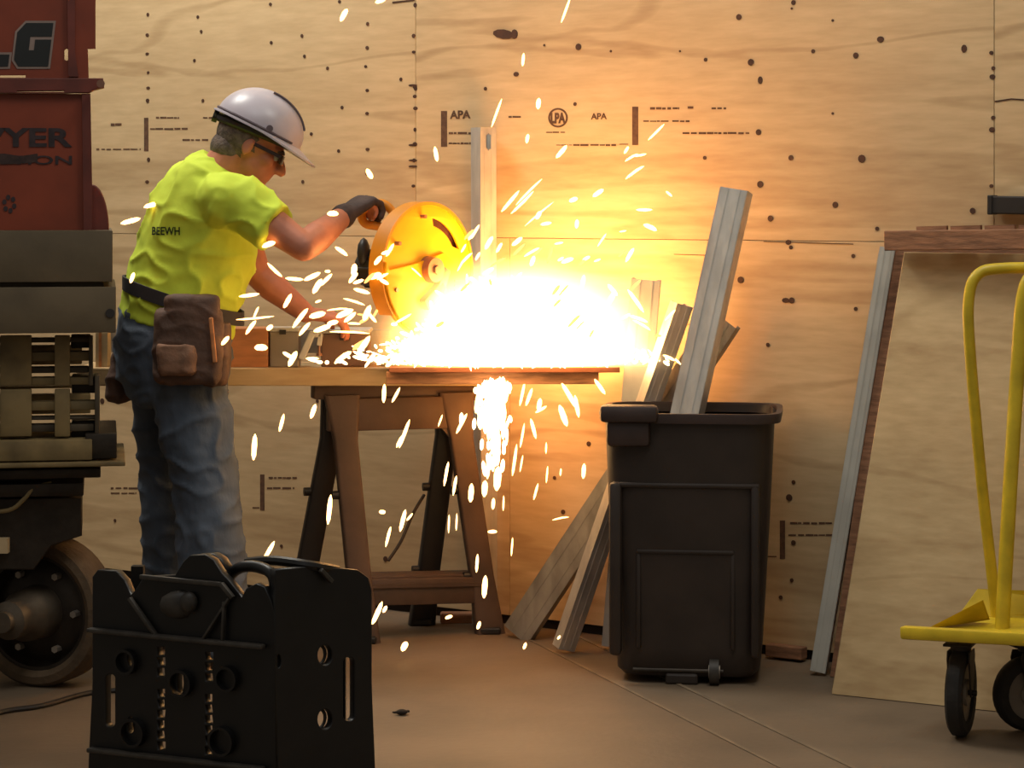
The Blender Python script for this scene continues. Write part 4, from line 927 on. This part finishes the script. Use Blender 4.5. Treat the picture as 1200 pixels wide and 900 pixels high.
for q in ((403, 17, 15, 60, 9), (446, 1, 12, 20, 7), (663, 12, 28, 70, 4), (613, 70, 14, 85, 5), (631, 121, 12, 85, 8), (582, 132, 32, 70, 4), (511, 181, 16, -80, 7), (658, 178, 18, 50, 8), (618, 162, 10, 80, 6),
          (769, 155, 24, 45, 4), (744, 201, 24, 35, 5), (734, 176, 9, 60, 5), (740, 184, 16, 30, 4), (750, 182, 14, 10, 4), (762, 266, 16, -25, 8), (755, 246, 18, 0, 5), (701, 226, 14, 35, 8), (784, 227, 9, -40, 4), (672, 234, 10, 20, 8),
          (676, 262, 10, 85, 7), (620, 224, 40, 45, 4), (598, 236, 30, 50, 6), (612, 238, 34, 45, 5), (632, 250, 40, 40, 3), (631, 252, 10, 60, 8), (640, 262, 12, 10, 6), (573, 284, 16, 60, 8), (606, 283, 14, 40, 8), (572, 318, 14, 30, 8),
          (585, 290, 12, 60, 6), (665, 305, 14, 20, 8), (683, 331, 16, 80, 8), (745, 352, 30, -55, 7), (748, 373, 22, -20, 6), (752, 380, 22, -30, 5), (733, 371, 12, 30, 6), (716, 350, 18, 60, 10), (718, 340, 16, -50, 8), (784, 419, 14, -25, 5),
          (805, 430, 24, -25, 3), (624, 306, 12, 70, 8), (552, 276, 12, 60, 5), (560, 300, 10, 60, 5), (655, 285, 10, 10, 4), (640, 335, 12, 80, 7), (700, 305, 8, 20, 4), (730, 271, 8, 10, 3)):
    spark(*q[:4], 'up', q[4])
for q in ((153, 259, 22, 15, 8), (178, 240, 18, 12, 8), (155, 325, 12, 70, 7), (433, 204, 12, -60, 9), (390, 250, 12, 0, 9), (315, 286, 15, 20, 9), (400, 294, 16, -35, 7), (322, 317, 22, -42, 6), (345, 327, 19, -5, 6), (366, 324, 19, 25, 8),
          (372, 335, 18, 60, 10), (382, 328, 18, 45, 7), (415, 316, 14, 80, 10), (414, 325, 14, 50, 8), (424, 341, 18, -15, 7), (457, 293, 16, 60, 6), (443, 305, 12, 50, 8), (441, 323, 18, 15, 10), (415, 353, 24, -18, 4), (292, 346, 22, 8, 6),
          (337, 353, 17, 62, 8), (299, 373, 40, 5, 3.5), (300, 366, 14, 65, 4), (294, 383, 18, 55, 7), (316, 384, 8, 40, 8), (352, 372, 26, 52, 8), (372, 369, 18, 15, 10), (357, 385, 18, 50, 7), (378, 385, 20, 20, 9), (404, 367, 20, 25, 10),
          (410, 372, 16, 40, 8), (430, 367, 18, 65, 10), (436, 372, 14, -50, 6), (390, 378, 12, 10, 8), (343, 420, 18, 62, 10), (337, 416, 12, -30, 7), (402, 418, 22, 35, 9), (426, 405, 24, 55, 10), (264, 399, 12, 50, 8), (306, 407, 14, 0, 11),
          (396, 362, 24, 5, 3), (410, 389, 44, -2, 3.5), (420, 330, 12, 20, 6), (450, 330, 12, -30, 7), (384, 318, 6, 0, 5), (373, 353, 7, 20, 4), (435, 420, 14, 50, 8), (458, 425, 14, 40, 8), (366, 420, 14, 0, 5), (452, 296, 10, 20, 6)):
    spark(*q[:4], 'left', q[4], Y=random.uniform(6.72, 6.92))
for q in ((298, 524, 28, 86, 9), (367, 482, 16, 72, 8), (386, 597, 32, 84, 8), (450, 461, 20, 88, 7), (464, 463, 18, 62, 5), (474, 508, 32, 70, 6), (469, 516, 16, 60, 6), (330, 496, 20, 75, 6), (455, 628, 22, 76, 5), (472, 610, 24, 76, 7), (448, 600, 7, 0, 7),
          (480, 606, 10, 50, 4), (523, 554, 26, 80, 5), (533, 568, 22, 80, 5), (552, 578, 20, 86, 9), (526, 613, 20, 88, 3), (535, 612, 18, 88, 3), (559, 660, 20, 86, 5), (568, 688, 24, 86, 9), (541, 496, 24, 62, 6), (516, 493, 14, 70, 3), (603, 540, 34, 82, 5),
          (612, 511, 26, 80, 4), (625, 502, 22, -75, 6), (640, 525, 12, 88, 3), (641, 556, 18, 85, 3), (628, 576, 18, 75, 4), (611, 543, 18, 80, 3), (667, 463, 32, -60, 8), (676, 476, 24, -80, 7), (660, 487, 24, -70, 10), (632, 474, 14, 80, 8), (634, 480, 14, 30, 5),
          (703, 453, 20, -55, 7), (684, 552, 16, 86, 7), (657, 607, 18, 12, 3), (657, 553, 8, 85, 3), (620, 465, 20, 70, 6), (612, 462, 26, 78, 5), (586, 480, 30, 80, 10), (575, 500, 30, 80, 10), (566, 490, 24, 75, 9), (583, 520, 26, 84, 10), (590, 505, 18, 86, 8),
          (572, 548, 26, 86, 7), (583, 560, 26, 86, 13), (568, 572, 18, 86, 10), (578, 590, 12, 86, 6), (577, 623, 10, 0, 6), (590, 590, 16, 88, 3), (560, 470, 26, 80, 9), (594, 456, 20, 86, 8), (600, 640, 20, 86, 3)):
    spark(*q[:4], 'low', q[4], Y=random.uniform(6.85, 7.05))
for q in ((315, 646, 24, 60, 7), (442, 719, 26, 66, 8), (451, 714, 8, 60, 6), (474, 757, 11, 60, 10), (526, 723, 8, 20, 6), (561, 733, 9, 70, 6), (615, 757, 8, 70, 5), (655, 747, 5, 50, 4)):
    spark(*q[:4], 'floor', q[4], Y=7.1 if q[1] < 745 else 6.95)
random.seed(11)
for i in range(46):   # more of the same around the cut
    a = random.uniform(-10, 190); r = random.uniform(60, 170); x = 600+r*1.15*math.cos(math.radians(a)); y = 385-r*.75*math.sin(math.radians(a))
    spark(x, y, random.uniform(7, 20), random.choice((a, 45, 60, 30)), 'up', random.uniform(3, 7), random.choice((spark_m, spark_y)))
# the dense spray itself
bm = B()
for i in range(2600):
    a = random.gauss(0, 1); x = 592+a*62; y = 428-abs(random.gauss(0, 1))*34*math.exp(-a*a/5)-2; Y = random.gauss(7.0, .04)
    Y = min(max(Y, 6.86), 7.12); c = P(x, min(y, 427), Y); c.z = max(c.z, .86)
    t = math.atan2(428-y, x-560)+random.gauss(0, .5); streak(bm, c, random.uniform(.012, .05), random.uniform(.002, .006), Vector((math.cos(t), random.uniform(-.5, .5), math.sin(t))))
for i in range(230):
    y = 448+abs(random.gauss(0, 1))*38; x = random.gauss(577, 8+(.02*(y-448))); c = P(x, y, random.uniform(6.88, 6.97))
    streak(bm, c, random.uniform(.015, .05), random.uniform(.0025, .007), Vector((random.gauss(0, .15), random.uniform(-.2, .2), 1)))
o = tag(obj('spark_spray', bm, core_m, loc=P(600, 428, 7.0)), 'blinding dense spray of white hot sparks bursting from the saw cut', 'sparks'); o['kind'] = 'stuff'
# emissive volume that imitates the blown-out spark glare around the cut
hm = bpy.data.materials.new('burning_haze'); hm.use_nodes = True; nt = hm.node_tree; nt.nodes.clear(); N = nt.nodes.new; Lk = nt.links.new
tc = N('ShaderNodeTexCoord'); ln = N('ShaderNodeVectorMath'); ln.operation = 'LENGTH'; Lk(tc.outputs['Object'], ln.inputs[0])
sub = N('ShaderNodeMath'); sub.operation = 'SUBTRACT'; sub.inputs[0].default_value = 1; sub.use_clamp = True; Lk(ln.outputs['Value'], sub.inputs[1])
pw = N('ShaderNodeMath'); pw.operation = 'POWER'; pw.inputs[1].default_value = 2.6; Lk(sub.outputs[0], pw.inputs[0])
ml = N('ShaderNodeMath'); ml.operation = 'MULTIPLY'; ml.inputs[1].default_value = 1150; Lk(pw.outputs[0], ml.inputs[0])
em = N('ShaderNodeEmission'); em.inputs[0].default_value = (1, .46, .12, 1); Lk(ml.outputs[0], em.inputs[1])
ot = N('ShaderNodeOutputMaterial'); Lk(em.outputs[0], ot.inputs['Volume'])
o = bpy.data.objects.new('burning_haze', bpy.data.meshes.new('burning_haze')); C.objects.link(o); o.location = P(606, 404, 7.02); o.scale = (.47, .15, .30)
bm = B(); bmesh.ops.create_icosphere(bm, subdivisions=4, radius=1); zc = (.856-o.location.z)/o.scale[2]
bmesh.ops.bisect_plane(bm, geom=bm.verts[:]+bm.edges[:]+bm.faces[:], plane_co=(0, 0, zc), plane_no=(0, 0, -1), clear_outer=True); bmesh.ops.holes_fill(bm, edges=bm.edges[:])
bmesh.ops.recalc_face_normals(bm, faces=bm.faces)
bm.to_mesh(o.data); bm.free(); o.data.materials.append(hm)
tag(o, 'added glowing volume imitating the spark glare around the saw cut', 'haze'); o['kind'] = 'stuff'
